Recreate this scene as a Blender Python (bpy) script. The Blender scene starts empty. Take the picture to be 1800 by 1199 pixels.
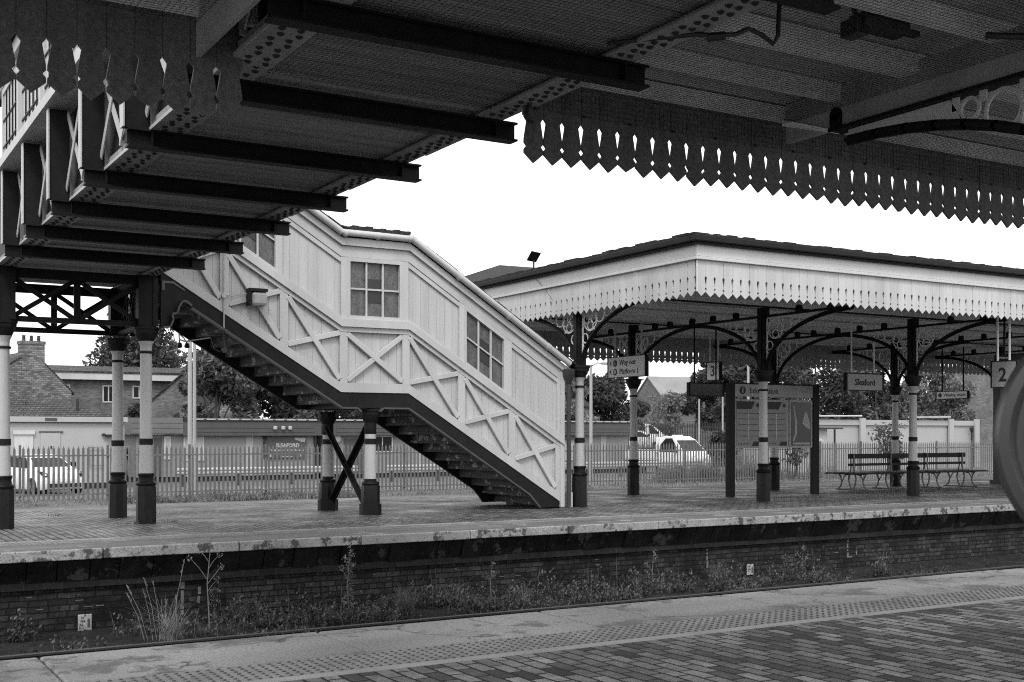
import bpy, math, random
from mathutils import Vector, Matrix
R = math.radians
rnd = random.Random(7)
scene = bpy.context.scene
col = scene.collection

# ------------------------------------------------------------------ materials
def _base(name):
    m = bpy.data.materials.new(name); m.use_nodes = True
    nt = m.node_tree
    return m, nt, nt.nodes, nt.links, nt.nodes['Principled BSDF']

def _coords(N, L, rand=True):
    tc = N.new('ShaderNodeTexCoord')
    if not rand: return tc.outputs['Object']
    oi = N.new('ShaderNodeObjectInfo'); ml = N.new('ShaderNodeMath'); ml.operation = 'MULTIPLY'; ml.inputs[1].default_value = 37.0
    L.new(oi.outputs['Random'], ml.inputs[0])
    ad = N.new('ShaderNodeVectorMath'); ad.operation = 'ADD'
    L.new(tc.outputs['Object'], ad.inputs[0]); L.new(ml.outputs[0], ad.inputs[1])
    return ad.outputs[0]

def _noise(N, L, vec, scale, detail=6, rough=.6, stretch=None):
    if stretch:
        mp = N.new('ShaderNodeMapping'); mp.inputs['Scale'].default_value = stretch
        L.new(vec, mp.inputs['Vector']); vec = mp.outputs[0]
    n = N.new('ShaderNodeTexNoise'); n.inputs['Scale'].default_value = scale
    n.inputs['Detail'].default_value = detail; n.inputs['Roughness'].default_value = rough
    L.new(vec, n.inputs['Vector']); return n.outputs['Fac']

def _range(N, L, f, a, b, c, d):
    r = N.new('ShaderNodeMapRange'); r.inputs[1].default_value = a; r.inputs[2].default_value = b
    r.inputs[3].default_value = c; r.inputs[4].default_value = d; L.new(f, r.inputs[0]); return r.outputs[0]

def _mul(N, L, a, b, op='MULTIPLY'):
    m = N.new('ShaderNodeMath'); m.operation = op
    for i, x in enumerate((a, b)):
        if isinstance(x, (int, float)): m.inputs[i].default_value = x
        else: L.new(x, m.inputs[i])
    return m.outputs[0]

def _bump(N, L, bsdf, h, strength, dist=.01):
    b = N.new('ShaderNodeBump'); b.inputs['Strength'].default_value = strength; b.inputs['Distance'].default_value = dist
    L.new(h, b.inputs['Height']); L.new(b.outputs[0], bsdf.inputs['Normal'])

def mat(name, base, rough=.6, var=.18, scale=4., grime=.0, gscale=1.2, bump=.15, stretch=None, spec=.5, metal=0., rand=True, wear=0., wearcol=.1, wearth=.62, grain=0., crack=0.):
    """painted / plain surface: base grey, fine mottling, larger grime patches, optional worn patches"""
    m, nt, N, L, P = _base(name)
    v = _coords(N, L, rand)
    n1 = _noise(N, L, v, scale, 8, .65, stretch)
    val = _range(N, L, n1, .25, .75, base*(1-var), base*(1+var))
    if grime:
        n2 = _noise(N, L, v, gscale, 5, .6, stretch)
        val = _mul(N, L, val, _range(N, L, n2, .35, .7, 1.0, 1-grime))
    if grain: val = _mul(N, L, val, _range(N, L, _noise(N, L, v, grain, 4, .7), .3, .7, .62, 1.38))
    if wear:
        n3 = _noise(N, L, v, wear, 10, .74)
        mx = N.new('ShaderNodeMix'); mx.data_type = 'FLOAT'
        L.new(_range(N, L, n3, wearth, wearth+.04, 0, 1), mx.inputs[0]); L.new(val, mx.inputs[2]); mx.inputs[3].default_value = wearcol
        val = mx.outputs[0]
    if crack:
        wv = N.new('ShaderNodeTexNoise'); wv.inputs['Scale'].default_value = 2.2; wv.inputs['Detail'].default_value = 6; L.new(v, wv.inputs['Vector'])
        wa = N.new('ShaderNodeVectorMath'); wa.operation = 'MULTIPLY_ADD'; wa.inputs[1].default_value = (.55, .55, .55); L.new(wv.outputs['Color'], wa.inputs[0]); L.new(v, wa.inputs[2])
        vo = N.new('ShaderNodeTexVoronoi'); vo.feature = 'DISTANCE_TO_EDGE'; vo.inputs['Scale'].default_value = crack; L.new(wa.outputs[0], vo.inputs['Vector'])
        cr = _range(N, L, vo.outputs['Distance'], .0, .014, .25, 1.0)
        gate = _range(N, L, _noise(N, L, v, .9, 3, .5), .46, .54, 1.0, 0.0)       # cracks come and go
        val = _mul(N, L, val, _mul(N, L, cr, gate, 'MAXIMUM'))
    L.new(val, P.inputs['Base Color'])
    P.inputs['Roughness'].default_value = rough; P.inputs['Metallic'].default_value = metal
    P.inputs['Specular IOR Level'].default_value = spec
    if bump: _bump(N, L, P, _noise(N, L, v, scale*6, 4, .6, stretch), bump, .006)
    return m

def brick(name, c1, c2, mortar, bw, bh, rot=None, irregular=0, rough=.85, msize=.012, grime=.4, gscale=.9, bump=.6, offs=.5, spec=.3, roughvar=None, blotch=0., blotchcol=.3, speckle=0., blotchth=.66):
    m, nt, N, L, P = _base(name)
    v = _coords(N, L, False)
    mp = N.new('ShaderNodeMapping')
    if rot: mp.inputs['Rotation'].default_value = rot
    L.new(v, mp.inputs['Vector'])
    wob = N.new('ShaderNodeTexNoise'); wob.inputs['Scale'].default_value = 3.5; L.new(v, wob.inputs['Vector'])
    sb = N.new('ShaderNodeVectorMath'); sb.operation = 'SUBTRACT'; L.new(wob.outputs['Color'], sb.inputs[0]); sb.inputs[1].default_value = (.5, .5, .5)
    sc = N.new('ShaderNodeVectorMath'); sc.operation = 'SCALE'; sc.inputs['Scale'].default_value = bh*.25; L.new(sb.outputs[0], sc.inputs[0])
    ad = N.new('ShaderNodeVectorMath'); ad.operation = 'ADD'; L.new(mp.outputs[0], ad.inputs[0]); L.new(sc.outputs[0], ad.inputs[1])
    b = N.new('ShaderNodeTexBrick'); b.offset = offs
    b.inputs['Scale'].default_value = 1.0; b.inputs['Brick Width'].default_value = bw; b.inputs['Row Height'].default_value = bh
    b.inputs['Mortar Size'].default_value = msize; b.inputs['Mortar Smooth'].default_value = .3; b.inputs['Bias'].default_value = -.1
    if irregular: b.squash = .55; b.squash_frequency = 3; b.offset_frequency = 2
    for k, c in (('Color1', c1), ('Color2', c2), ('Mortar', mortar)): b.inputs[k].default_value = (c, c, c, 1)
    L.new(ad.outputs[0], b.inputs['Vector'])
    bw_ = N.new('ShaderNodeRGBToBW'); L.new(b.outputs['Color'], bw_.inputs[0])
    n1 = _noise(N, L, v, 14, 6, .7); n2 = _noise(N, L, v, gscale, 6, .65)
    val = _mul(N, L, bw_.outputs[0], _range(N, L, n1, .3, .7, .6, 1.35))
    val = _mul(N, L, val, _range(N, L, n2, .38, .66, 1.15, 1-grime))
    if speckle: val = _mul(N, L, val, _range(N, L, _noise(N, L, v, speckle, 3, .7), .3, .7, .5, 1.5))
    if blotch:
        n3 = _noise(N, L, v, blotch, 8, .75)
        mx = N.new('ShaderNodeMix'); mx.data_type = 'FLOAT'
        L.new(_range(N, L, n3, blotchth, blotchth+.06, 0, 1), mx.inputs[0]); L.new(val, mx.inputs[2]); mx.inputs[3].default_value = blotchcol
        val = mx.outputs[0]
    L.new(val, P.inputs['Base Color'])
    P.inputs['Specular IOR Level'].default_value = spec
    val_spec = spec
    if roughvar: L.new(_range(N, L, _noise(N, L, v, .8, 5, .6), .35, .65, roughvar[0], roughvar[1]), P.inputs['Roughness'])
    else: P.inputs['Roughness'].default_value = rough
    h = _mul(N, L, _range(N, L, b.outputs['Fac'], 0, 1, 1, 0), _mul(N, L, n1, .35), 'ADD')
    _bump(N, L, P, h, bump, .012)
    return m

def foliage(name, a, b, scale=1.3):
    m, nt, N, L, P = _base(name)
    v = _coords(N, L, True)
    n = _noise(N, L, v, scale, 3, .6); n2 = _noise(N, L, v, 19, 2, .5)
    val = _range(N, L, n, .3, .7, a, b); val = _mul(N, L, val, _range(N, L, n2, .3, .7, .6, 1.5))
    L.new(val, P.inputs['Base Color']); P.inputs['Roughness'].default_value = .55; P.inputs['Specular IOR Level'].default_value = .4
    # thin leaves pass some light
    tr = N.new('ShaderNodeBsdfTranslucent'); L.new(val, tr.inputs['Color'])
    mx = N.new('ShaderNodeMixShader'); mx.inputs[0].default_value = .3
    L.new(P.outputs[0], mx.inputs[1]); L.new(tr.outputs[0], mx.inputs[2]); L.new(mx.outputs[0], N['Material Output'].inputs['Surface'])
    return m

def glass_dark(name, base=.02, rough=.08):
    m, nt, N, L, P = _base(name)
    P.inputs['Base Color'].default_value = (base, base, base, 1); P.inputs['Roughness'].default_value = rough
    P.inputs['Specular IOR Level'].default_value = .22
    return m

WHITE = mat('white_paint', .47, .5, .08, 3, .2, 1.4, .06, stretch=(1, 1, .3))
WHITEB = mat('white_boards', .47, .55, .07, 3, .22, 1.6, .08, stretch=(2.4, 2.4, .22))
FASC = mat('fascia_paint', .52, .5, .05, 3, .13, .7, .05)
GREYP = mat('column_paint', .42, .4, .06, 5, .10, 1.0, .05)
DARK = mat('dark_paint', .014, .55, .35, 6, .35, 2, .12, spec=.16)
IRON = mat('bridge_iron', .012, .55, .4, 7, .35, 2, .2, spec=.16)
PED = mat('pedestal_paint', .013, .42, .35, 8, .3, 3, .15, wear=9, wearcol=.04, wearth=.68, spec=.13)
GIRD = mat('girder_paint', .34, .6, .2, 6, .35, 1.5, .15)
RIVET = mat('rivet_black', .012, .6, .2, 6)
DECK = mat('deck_timber', .36, .7, .3, 5, .4, 1.2, .3, stretch=(.4, 7, 4))
SOFF = mat('soffit_boards', .6, .7, .15, 4, .25, .8, .15, stretch=(.3, 5, 1))
PURL = mat('purlin_paint', .8, .6, .15, 4, .3, 1.0, .1)
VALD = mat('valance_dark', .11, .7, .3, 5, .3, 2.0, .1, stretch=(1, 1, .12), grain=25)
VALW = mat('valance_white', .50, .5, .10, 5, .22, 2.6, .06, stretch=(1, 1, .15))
TRAC = mat('tracery_paint', .8, .55, .15, 6, .2, 2, .08)
STEEL = mat('galvanised_steel', .22, .45, .2, 9, .25, 2, .08, metal=.35)
STEP = mat('step_timber', .05, .8, .6, 5, .5, 2.5, .3, stretch=(1, 1.2, 3), wear=2.5, wearcol=.26, wearth=.55, grain=22)
SLATE = mat('slate', .045, .9, .5, 9, .4, 2.5, .5, stretch=(3, 3, 1), spec=.08, grain=26, wear=7, wearcol=.11, wearth=.6)
ROOFF = mat('roof_felt', .04, .9, .5, 14, .4, 3, .5, spec=.1, grain=30, wear=9, wearcol=.12, wearth=.6)
BOARDED = mat('boarded_pane', .105, .35, .75, 16, .4, 4, .15, stretch=(2.6, 1, .9), grain=40)
LOUV = mat('pane_grille', .022, .4, .3, 20)
GLASS = glass_dark('dark_glass', .012, .2)
CONC = mat('concrete_coping', .40, .85, .4, 3, .6, 1.5, .7, rand=False, wear=1.1, wearcol=.15, wearth=.525, stretch=(.5, 1.3, 1), grain=45, crack=.8)
COPE = mat('coping_paint', .29, .8, .2, 5, .3, 2, .4, rand=False, wear=4.2, wearcol=.055, wearth=.53, grain=40)
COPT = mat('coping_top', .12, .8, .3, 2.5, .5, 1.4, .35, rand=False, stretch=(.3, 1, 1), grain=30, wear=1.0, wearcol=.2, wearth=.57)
TACT = mat('tactile_slab', .32, .85, .25, 5, .4, 1.4, .3, rand=False, grain=45)
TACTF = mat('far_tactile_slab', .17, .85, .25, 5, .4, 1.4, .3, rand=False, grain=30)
LINEF = mat('far_platform_line', .28, .8, .25, 5, .45, 2.5, .2, rand=False, wear=3, wearcol=.1, wearth=.55)
LINE = mat('platform_line', .42, .8, .2, 5, .35, 2.5, .2, rand=False)
PAVN = brick('near_block_paving', .36, .016, .004, .25, .118, rot=(0, 0, R(90)), msize=.011, grime=.55, gscale=.9, bump=1.0, rough=.85, speckle=90)
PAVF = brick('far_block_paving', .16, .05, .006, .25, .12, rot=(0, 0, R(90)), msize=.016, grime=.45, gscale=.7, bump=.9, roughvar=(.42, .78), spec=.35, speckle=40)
BRICKW = brick('sooty_brick', .042, .008, .003, .235, .083, rot=(R(90), 0, 0), msize=.009, grime=.88, gscale=1.5, bump=1.0, blotch=2.2, blotchcol=.095, irregular=1, blotchth=.615, speckle=35)
CORB = mat('corbel_stone', .014, .7, .7, 4, .6, 1.6, .5, rand=False, wear=2.2, wearcol=.05, wearth=.56, grain=20, spec=.12)
STRING = brick('string_course', .02, .01, .035, .24, .30, rot=(R(90), 0, 0), msize=.006, grime=.5, gscale=1.6, bump=.5)
BALL = mat('ballast', .03, .95, .6, 16, .5, 2, 1.0, rand=False, spec=.05, grain=30)
SOIL = mat('rough_ground', .10, .95, .4, 2, .4, .5, .6, rand=False)
ASPH = mat('asphalt', .11, .9, .25, 3, .25, .4, .3, rand=False)
RUST = mat('rail_steel', .035, .45, .4, 8, .3, 2, .3)
RAILTOP = mat('rail_head', .25, .3, .3, 6, .2, 2, .05, metal=.7)
FENCE = mat('fence_galvanised', .14, .6, .25, 8, .25, 1.3, .05, metal=.1)
FENCED = mat('fence_dark', .03, .6, .3, 8)
HBRICK = brick('house_brick', .16, .08, .14, .24, .09, rot=(R(90), 0, 0), msize=.012, grime=.3, gscale=.6, bump=.3)
RUBBLE = brick('rubble_brick', .24, .06, .10, .26, .11, rot=(R(90), 0, 0), msize=.02, grime=.35, gscale=.7, bump=.4)
TILE = brick('roof_tiles', .08, .035, .010, .24, .10, rot=(R(90), 0, 0), msize=.02, grime=.3, gscale=.6, bump=.8)
CABIN = mat('cabin_wall', .21, .65, .06, 2, .12, .5, .04)
CABF = mat('cabin_fascia', .06, .55, .12, 3, .2, .8, .05)
CABL = mat('cabin_fascia_light', .13, .55, .12, 3, .2, .8, .05)
PALE = mat('pale_render', .35, .7, .06, 2, .12, .5, .04)
CARW = mat('car_white', .68, .22, .03, 2, 0, 1, 0)
TYRE = mat('tyre', .014, .8, .2, 8)
BLACK = mat('black_plastic', .012, .45, .1, 8)
SIGNW = mat('sign_white', .78, .45, .04, 2, .05, 1, .0)
SIGNG = mat('sign_grey', .12, .5, .08, 3, .1, 1, .0)
SIGND = mat('sign_dark', .035, .5, .1, 3)
INK = mat('sign_ink', .012, .6, .05, 3)
POST = mat('poster_grey', .29, .35, .12, 4, .2, 1, 0)
POSTD = mat('poster_dark', .03, .3, .2, 4)
WOODD = mat('bench_slat', .014, .55, .35, 4, .2, 2, .2, stretch=(.3, 3, 3), spec=.2)
CASTG = mat('bench_iron', .13, .45, .25, 8, .2, 2, .1)
BARK = mat('bark', .05, .9, .4, 6, .3, 2, .5)
CASE = mat('round_casing', .04, .3, .08, 3, .0, 1, .02)
GALV = mat('lamp_pole', .32, .45, .1, 4, .1, 1, 0)
LAMPG = mat('lamp_lens', .32, .2, .2, 6, .3, 4, .1)
F_DARK = foliage('leaves_dark', .03, .075)
F_MID = foliage('leaves_mid', .05, .12)
F_LITE = foliage('leaves_light', .10, .22)
F_WEED = foliage('leaves_weed', .04, .13, 3)
F_STRAW = foliage('straw', .14, .30, 3)

# ------------------------------------------------------------------ mesh builder
class MB:
    def __init__(s): s.v = []; s.f = []
    def add(s, vs, fs):
        o = len(s.v); s.v += [tuple(v) for v in vs]; s.f += [tuple(i+o for i in f) for f in fs]; return s
    def box(s, x0, x1, y0, y1, z0, z1):
        return s.add([(x0,y0,z0),(x1,y0,z0),(x1,y1,z0),(x0,y1,z0),(x0,y0,z1),(x1,y0,z1),(x1,y1,z1),(x0,y1,z1)],
                     [(0,3,2,1),(4,5,6,7),(0,1,5,4),(1,2,6,5),(2,3,7,6),(3,0,4,7)])
    def prism(s, pts, ext):
        n = len(pts); P = [Vector(p) for p in pts]; E_ = Vector(ext); Q = [p+E_ for p in P]
        nn = Vector((0,0,0))
        for i in range(n): nn += (P[i]-P[0]).cross(P[(i+1)%n]-P[0])
        if nn.dot(E_) > 0: P, Q = P[::-1], Q[::-1]      # first cap must face against ext
        fs = [tuple(range(n)), tuple(range(2*n-1, n-1, -1))]
        for i in range(n): j = (i+1)%n; fs.append((j, i, n+i, n+j))
        return s.add(P+Q, fs)
    def xz(s, pts, y0, y1): return s.prism([(x, y0, z) for x, z in pts], (0, y1-y0, 0))
    def yz(s, pts, x0, x1): return s.prism([(x0, y, z) for y, z in pts], (x1-x0, 0, 0))
    def beam(s, p, q, w, h, up=(0,0,1)):
        p, q = Vector(p), Vector(q); d = (q-p).normalized(); u = Vector(up)
        a = d.cross(u)
        if a.length < 1e-5: a = d.cross(Vector((1,0,0)))
        a.normalize(); u = a.cross(d).normalized(); a = a*(w/2); u = u*(h/2)
        vs = [p-a-u, p+a-u, p+a+u, p-a+u, q-a-u, q+a-u, q+a+u, q-a+u]
        return s.add(vs, [(0,1,2,3),(7,6,5,4),(0,4,5,1),(1,5,6,2),(2,6,7,3),(3,7,4,0)])
    def lathe(s, cx, cy, prof, n=20, ph=0, M_=None):
        vs, fs = [], []
        for r, z in prof:
            for k in range(n):
                a = ph+2*math.pi*k/n; vs.append((cx+r*math.cos(a), cy+r*math.sin(a), z))
        for i in range(len(prof)-1):
            for k in range(n):
                k2 = (k+1)%n; fs.append((i*n+k, i*n+k2, (i+1)*n+k2, (i+1)*n+k))
        fs.append(tuple(range(n-1, -1, -1))); t = (len(prof)-1)*n; fs.append(tuple(t+k for k in range(n)))
        if M_ is not None: vs = [M_ @ Vector(v) for v in vs]
        return s.add(vs, fs)
    def tube(s, path, r, n=8, r1=None):
        P = [Vector(p) for p in path]; m = len(P); vs, fs = [], []
        up = Vector((0,0,1)); last = None
        for i, p in enumerate(P):
            d = (P[min(i+1,m-1)]-P[max(i-1,0)]).normalized()
            a = last if last is not None else d.orthogonal()
            a = (a - d*a.dot(d)); a = a.normalized() if a.length > 1e-6 else d.orthogonal().normalized()
            last = a; b = d.cross(a)
            rr = r if r1 is None else r+(r1-r)*i/max(1,m-1)
            for k in range(n):
                t = 2*math.pi*k/n; vs.append(p+a*rr*math.cos(t)+b*rr*math.sin(t))
        for i in range(m-1):
            for k in range(n):
                k2 = (k+1)%n; fs.append((i*n+k, i*n+k2, (i+1)*n+k2, (i+1)*n+k))
        fs.append(tuple(range(n-1,-1,-1))); fs.append(tuple((m-1)*n+k for k in range(n)))
        return s.add(vs, fs)
    def ring_yz(s, x, y, z, r, w, t, n=20):
        """flat iron ring in the y-z plane"""
        vs, fs = [], []
        for k in range(n):
            a = 2*math.pi*k/n; c, sn = math.cos(a), math.sin(a)
            for rr, xx in ((r-w/2, x-t/2), (r+w/2, x-t/2), (r+w/2, x+t/2), (r-w/2, x+t/2)): vs.append((xx, y+rr*c, z+rr*sn))
        for k in range(n):
            a, b = 4*k, 4*((k+1)%n)
            for i in range(4): j = (i+1)%4; fs.append((a+i, a+j, b+j, b+i))
        return s.add(vs, fs)
    def xform(s, M_): s.v = [tuple(M_ @ Vector(v)) for v in s.v]; return s
    def build(s, name, m, parent=None, smooth=False, bevel=0):
        me = bpy.data.meshes.new(name); me.from_pydata(s.v, [], s.f); me.update()
        if smooth:
            me.polygons.foreach_set('use_smooth', [True]*len(me.polygons)); me.set_sharp_from_angle(angle=R(38))
        me.materials.append(m)
        o = bpy.data.objects.new(name, me); col.objects.link(o)
        if parent is not None: setparent(o, parent)
        if bevel:
            b = o.modifiers.new('edge', 'BEVEL'); b.width = bevel; b.segments = 2; b.limit_method = 'ANGLE'; b.angle_limit = R(50)
        return o

def build_multi(name, pairs, parent=None, smooth=False, bevel=0):
    """one part made of several shapes, each with its own material"""
    vs, fs, idx = [], [], []
    for k, (mb, m_) in enumerate(pairs):
        o = len(vs); vs += mb.v; fs += [tuple(i+o for i in f) for f in mb.f]; idx += [k]*len(mb.f)
    q = MB(); q.v, q.f = vs, fs
    ob = q.build(name, pairs[0][1], parent, smooth, bevel)
    for mb, m_ in pairs[1:]: ob.data.materials.append(m_)
    ob.data.polygons.foreach_set('material_index', idx); ob.data.update()
    return ob

def wm(o):
    M_ = o.matrix_basis.copy()
    p = o.parent; 
    if p is not None: M_ = wm(p) @ o.matrix_parent_inverse @ M_
    return M_
def setparent(o, p):
    o.parent = p; o.matrix_parent_inverse = wm(p).inverted()

def tag(o, label=None, cat=None, group=None, kind=None):
    for k, v in (('label', label), ('category', cat), ('group', group), ('kind', kind)):
        if v: o[k] = v
    return o
def thing(name, label, cat, loc=(0,0,0), group=None, rz=0):
    o = bpy.data.objects.new(name, None); col.objects.link(o); o.location = loc; o.rotation_euler = (0,0,rz)
    o.empty_display_size = .2
    return tag(o, label, cat, group)
def copy_tree(o, label=None, loc=None, parent=None):
    c = o.copy(); col.objects.link(c)
    if parent is not None: c.parent = parent
    if label: c['label'] = label
    if loc is not None: c.location = loc
    for ch in [x for x in bpy.data.objects if x.parent == o]: copy_tree(ch, None, None, c)
    return c
def struct(name, mb, m): return tag(mb.build(name, m), kind='structure')
def text(name, s, size, loc, face, m, parent=None, align='LEFT', ext=.002, bold=0.):
    """real letters as a mesh; face '-y' or '-x'"""
    cu = bpy.data.curves.new(name, 'FONT'); cu.body = s; cu.size = size; cu.extrude = ext; cu.align_x = align; cu.offset = bold; cu.resolution_u = 3
    t = bpy.data.objects.new('tmp', cu); col.objects.link(t)
    dg = bpy.context.evaluated_depsgraph_get(); me = bpy.data.meshes.new_from_object(t.evaluated_get(dg))
    bpy.data.objects.remove(t); bpy.data.curves.remove(cu)
    rot = Matrix.Rotation(R(90), 4, 'X')
    if face == '-x': rot = Matrix.Rotation(R(-90), 4, 'Z') @ rot
    me.transform(Matrix.Translation(loc) @ rot); me.materials.clear(); me.materials.append(m); me.name = name
    o = bpy.data.objects.new(name, me); col.objects.link(o)
    if parent is not None: setparent(o, parent)
    return o
#SECTIONS
PANE = mat('sky_toned_pane', .42, .25, .12, 3, .1, 1, 0)  # pale base colour stands in for sky reflected in the bridge panes
CEIL = mat('canopy_ceiling', .46, .7, .15, 4, .25, .9, .1, stretch=(.3, 5, 1))
PURLN = mat('canopy_purlin', .88, .65, .12, 4, .25, 1.2, .08)
TRACN = mat('near_tracery_paint', .6, .6, .15, 6, .3, 1.5, .1)
PLATE = mat('enamel_plate', .36, .45, .2, 9, .4, 5, .1)
GIRDN = mat('near_girder_paint', .34, .6, .15, 6, .3, 1.5, .1)
PALEB = mat('pale_wall', .2, .8, .2, 5, .3, .8, .1)
PALET = mat('pale_roof_sheet', .2, .6, .1, 2, .2, .6, .05)
BARKL = mat('weed_stem', .16, .8, .2, 8, .1, 2, .1)
F_DARKW = foliage('leaves_undergrowth', .02, .06, 3)
F_WEEDL = foliage('leaves_verge', .10, .24, 2)
POSTG = mat('timetable_sheet', .19, .35, .12, 4, .2, 1, 0)
DENOISE = False
# ------------------------------------------------------------------ camera, light
FWD = R(59.18)
cam = bpy.data.objects.new('camera', bpy.data.cameras.new('camera')); col.objects.link(cam); scene.camera = cam
cam.location = (0, 0, 1.5); cam.rotation_euler = (R(90), 0, FWD-R(90))
cam.data.sensor_width = 36; cam.data.lens = 36*2080/1800
cam.data.shift_y = (762-599.5)/1800; cam.data.clip_end = 3000; cam.data.clip_start = .05
cam.data.dof.use_dof = True; cam.data.dof.focus_distance = 21; cam.data.dof.aperture_fstop = 8

SUN_EL, SUN_AZ = R(52), R(215)      # azimuth measured clockwise from +Y
w = bpy.data.worlds.new('World'); scene.world = w; w.use_nodes = True
N, L = w.node_tree.nodes, w.node_tree.links
sky = N.new('ShaderNodeTexSky'); sky.sky_type = 'NISHITA'; sky.sun_disc = False
sky.sun_elevation = SUN_EL; sky.sun_rotation = SUN_AZ; sky.air_density = 2.0; sky.dust_density = 6.0; sky.ozone_density = 1.0
bwn = N.new('ShaderNodeRGBToBW'); L.new(sky.outputs[0], bwn.inputs[0])
mx = N.new('ShaderNodeMix'); mx.data_type = 'FLOAT'; mx.inputs[0].default_value = .65
L.new(bwn.outputs[0], mx.inputs[2]); mx.inputs[3].default_value = 9.0        # an even white cloud layer veils the blue
bg = N['Background']; L.new(mx.outputs[0], bg.inputs['Color']); bg.inputs['Strength'].default_value = .12
sl = bpy.data.lights.new('sun', 'SUN'); sl.energy = .9; sl.angle = R(14); sl.color = (1, 1, 1)
sun = bpy.data.objects.new('sun', sl); col.objects.link(sun); sun.location = (-20, -30, 40)
d = Vector((math.sin(SUN_AZ)*math.cos(SUN_EL), math.cos(SUN_AZ)*math.cos(SUN_EL), math.sin(SUN_EL)))
sun.rotation_euler = d.to_track_quat('Z', 'Y').to_euler()
scene.view_settings.view_transform = 'Standard'; scene.view_settings.look = 'None'
scene.view_settings.exposure = .95; scene.view_settings.gamma = 1
scene.cycles.use_denoising = DENOISE; scene.cycles.pixel_filter_type = 'BLACKMAN_HARRIS'; scene.cycles.filter_width = 1.1
scene.cycles.max_bounces = 6; scene.cycles.diffuse_bounces = 4; scene.cycles.glossy_bounces = 3; scene.cycles.transparent_max_bounces = 6

# ------------------------------------------------------------------ setting
EY = 16.05                      # far platform edge
def back(x): return 26.6+.09*(x-3.7)
m = MB(); m.add([(-900,-300,-1.16),(1500,-300,-1.16),(1500,22,-1.16),(-900,22,-1.16),(-900,22,-.76),(1500,22,-.76),(1500,2200,-.76),(-900,2200,-.76)],
                [(0,1,2,3),(3,2,5,4),(4,5,6,7)])
struct('ground', m, SOIL)
m = MB().box(-40, 120, 8.9, 16.6, -1.3, -1.1); struct('track_bed', m, BALL)
m = MB(); m.prism([(-40,17.55,-.4),(120,17.55,-.4),(120,back(120)-.75,-.4),(-40,back(-40)-.75,-.4)], (0,0,.4))
# crossfall of the paved surface to the back edge
m.v = [(x, y, z if z < -.2 else (-.0145*max(0, y-19.5))) for x, y, z in m.v]
m2 = MB(); n = 24
for i in range(n):
    x0, x1 = -30+i*6, -24+i*6
    ys0 = [17.55, 19.5, back(x0)-.75]; ys1 = [17.55, 19.5, back(x1)-.75]
    for a in range(2):
        m2.add([(x0, ys0[a], -.0145*max(0, ys0[a]-19.5)), (x1, ys1[a], -.0145*max(0, ys1[a]-19.5)), (x1, ys1[a+1], -.0145*max(0, ys1[a+1]-19.5)), (x0, ys0[a+1], -.0145*max(0, ys0[a+1]-19.5))], [(0,1,2,3)])
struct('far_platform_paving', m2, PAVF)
# front margin of the far platform: slabs, tactile strip, painted line
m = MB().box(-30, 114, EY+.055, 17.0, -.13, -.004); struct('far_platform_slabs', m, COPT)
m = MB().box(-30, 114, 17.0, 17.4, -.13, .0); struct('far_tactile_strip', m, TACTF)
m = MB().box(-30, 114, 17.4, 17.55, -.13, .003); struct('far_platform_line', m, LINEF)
m = MB()
x = -29.6
while x < 110:
    L_ = 1.83; j = rnd.uniform(-.012, .012); jz = rnd.uniform(-.006, .006)
    m.box(x+.008, x+L_-.008, EY+j, EY+.06, -.135+jz, 0+jz*.5); x += L_
o = struct('far_coping_edge', m, COPE); bv = o.modifiers.new('edge', 'BEVEL'); bv.width = .012; bv.segments = 2
# back margin with its own tactile strip
m = MB(); m3 = MB()
for i in range(24):
    x0, x1 = -30+i*6, -24+i*6
    b0, b1 = back(x0), back(x1)
    z0, z1 = -.0145*(b0-.4-19.5), -.0145*(b1-.4-19.5)
    m.add([(x0,b0-.75,z0),(x1,b1-.75,z1),(x1,b1-.35,z1),(x0,b0-.35,z0)], [(0,1,2,3)])
    m3.prism([(x0,b0-.35,z0-.9),(x1,b1-.35,z1-.9),(x1,b1+.05,z1-.9),(x0,b0+.05,z0-.9)], (0,0,.903))
m.v = [(x, y, z+.002) for x, y, z in m.v]
struct('back_tactile_strip', m, TACTF); struct('back_coping_edge', m3, COPT)

# retaining wall of the far platform
t = thing('platform_wall', 'sooty old brick retaining wall below the far platform edge', 'wall', (0, EY+.3, -1.16))
m = MB().box(-30, 114, EY+.26, EY+1.2, -1.2, -.52); m.build('brickwork', BRICKW, t)
m = MB().box(-30, 114, EY+.20, EY+1.2, -.52, -.425); m.build('string_course', STRING, t)
m = MB(); x = -30
while x < 112:
    L_ = .40+rnd.uniform(-.05, .07); j = rnd.uniform(-.016, .016)
    m.prism([(x+.006, EY+.07+j, -.137), (x+.004, EY+.085+j, -.2), (x+.004, EY+.19+j, -.425), (x+.004, EY+.6, -.425), (x+.004, EY+.6, -.137)], (L_-.014, 0, 0)); x += L_
m.build('corbel_course', CORB, t)
m = MB()
for i in range(60):
    x = rnd.uniform(2, 26); z = rnd.choice([-.43, -.53, -.62, -.70, -.79, -.87]); s_ = rnd.uniform(.004, .012)
    m.box(x, x+rnd.uniform(.03, .14), EY+.253, EY+.27, z, z+s_)
for (x0, x1, za, zb_) in ((4.42,4.47,-1.0,-.5),(4.66,4.70,-.85,-.62),(13.75,13.79,-.9,-.55),(9.98,10.02,-.56,-.45),(17.26,17.30,-.9,-.5),(17.5,17.53,-.86,-.72),(17.32,17.4,-.9,-.87)):
    z = za
    while z < zb_:
        h_ = rnd.uniform(.03, .1); m.box(x0+rnd.uniform(-.01,.012), x1+rnd.uniform(-.012,.01), EY+.252, EY+.27, z, min(z+h_, zb_)); z += h_+rnd.uniform(0, .03)
m.build('lime_streak', mat('limewash', .15, .9, .5, 18, .4, 6, .3), t)
m = MB()
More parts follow.
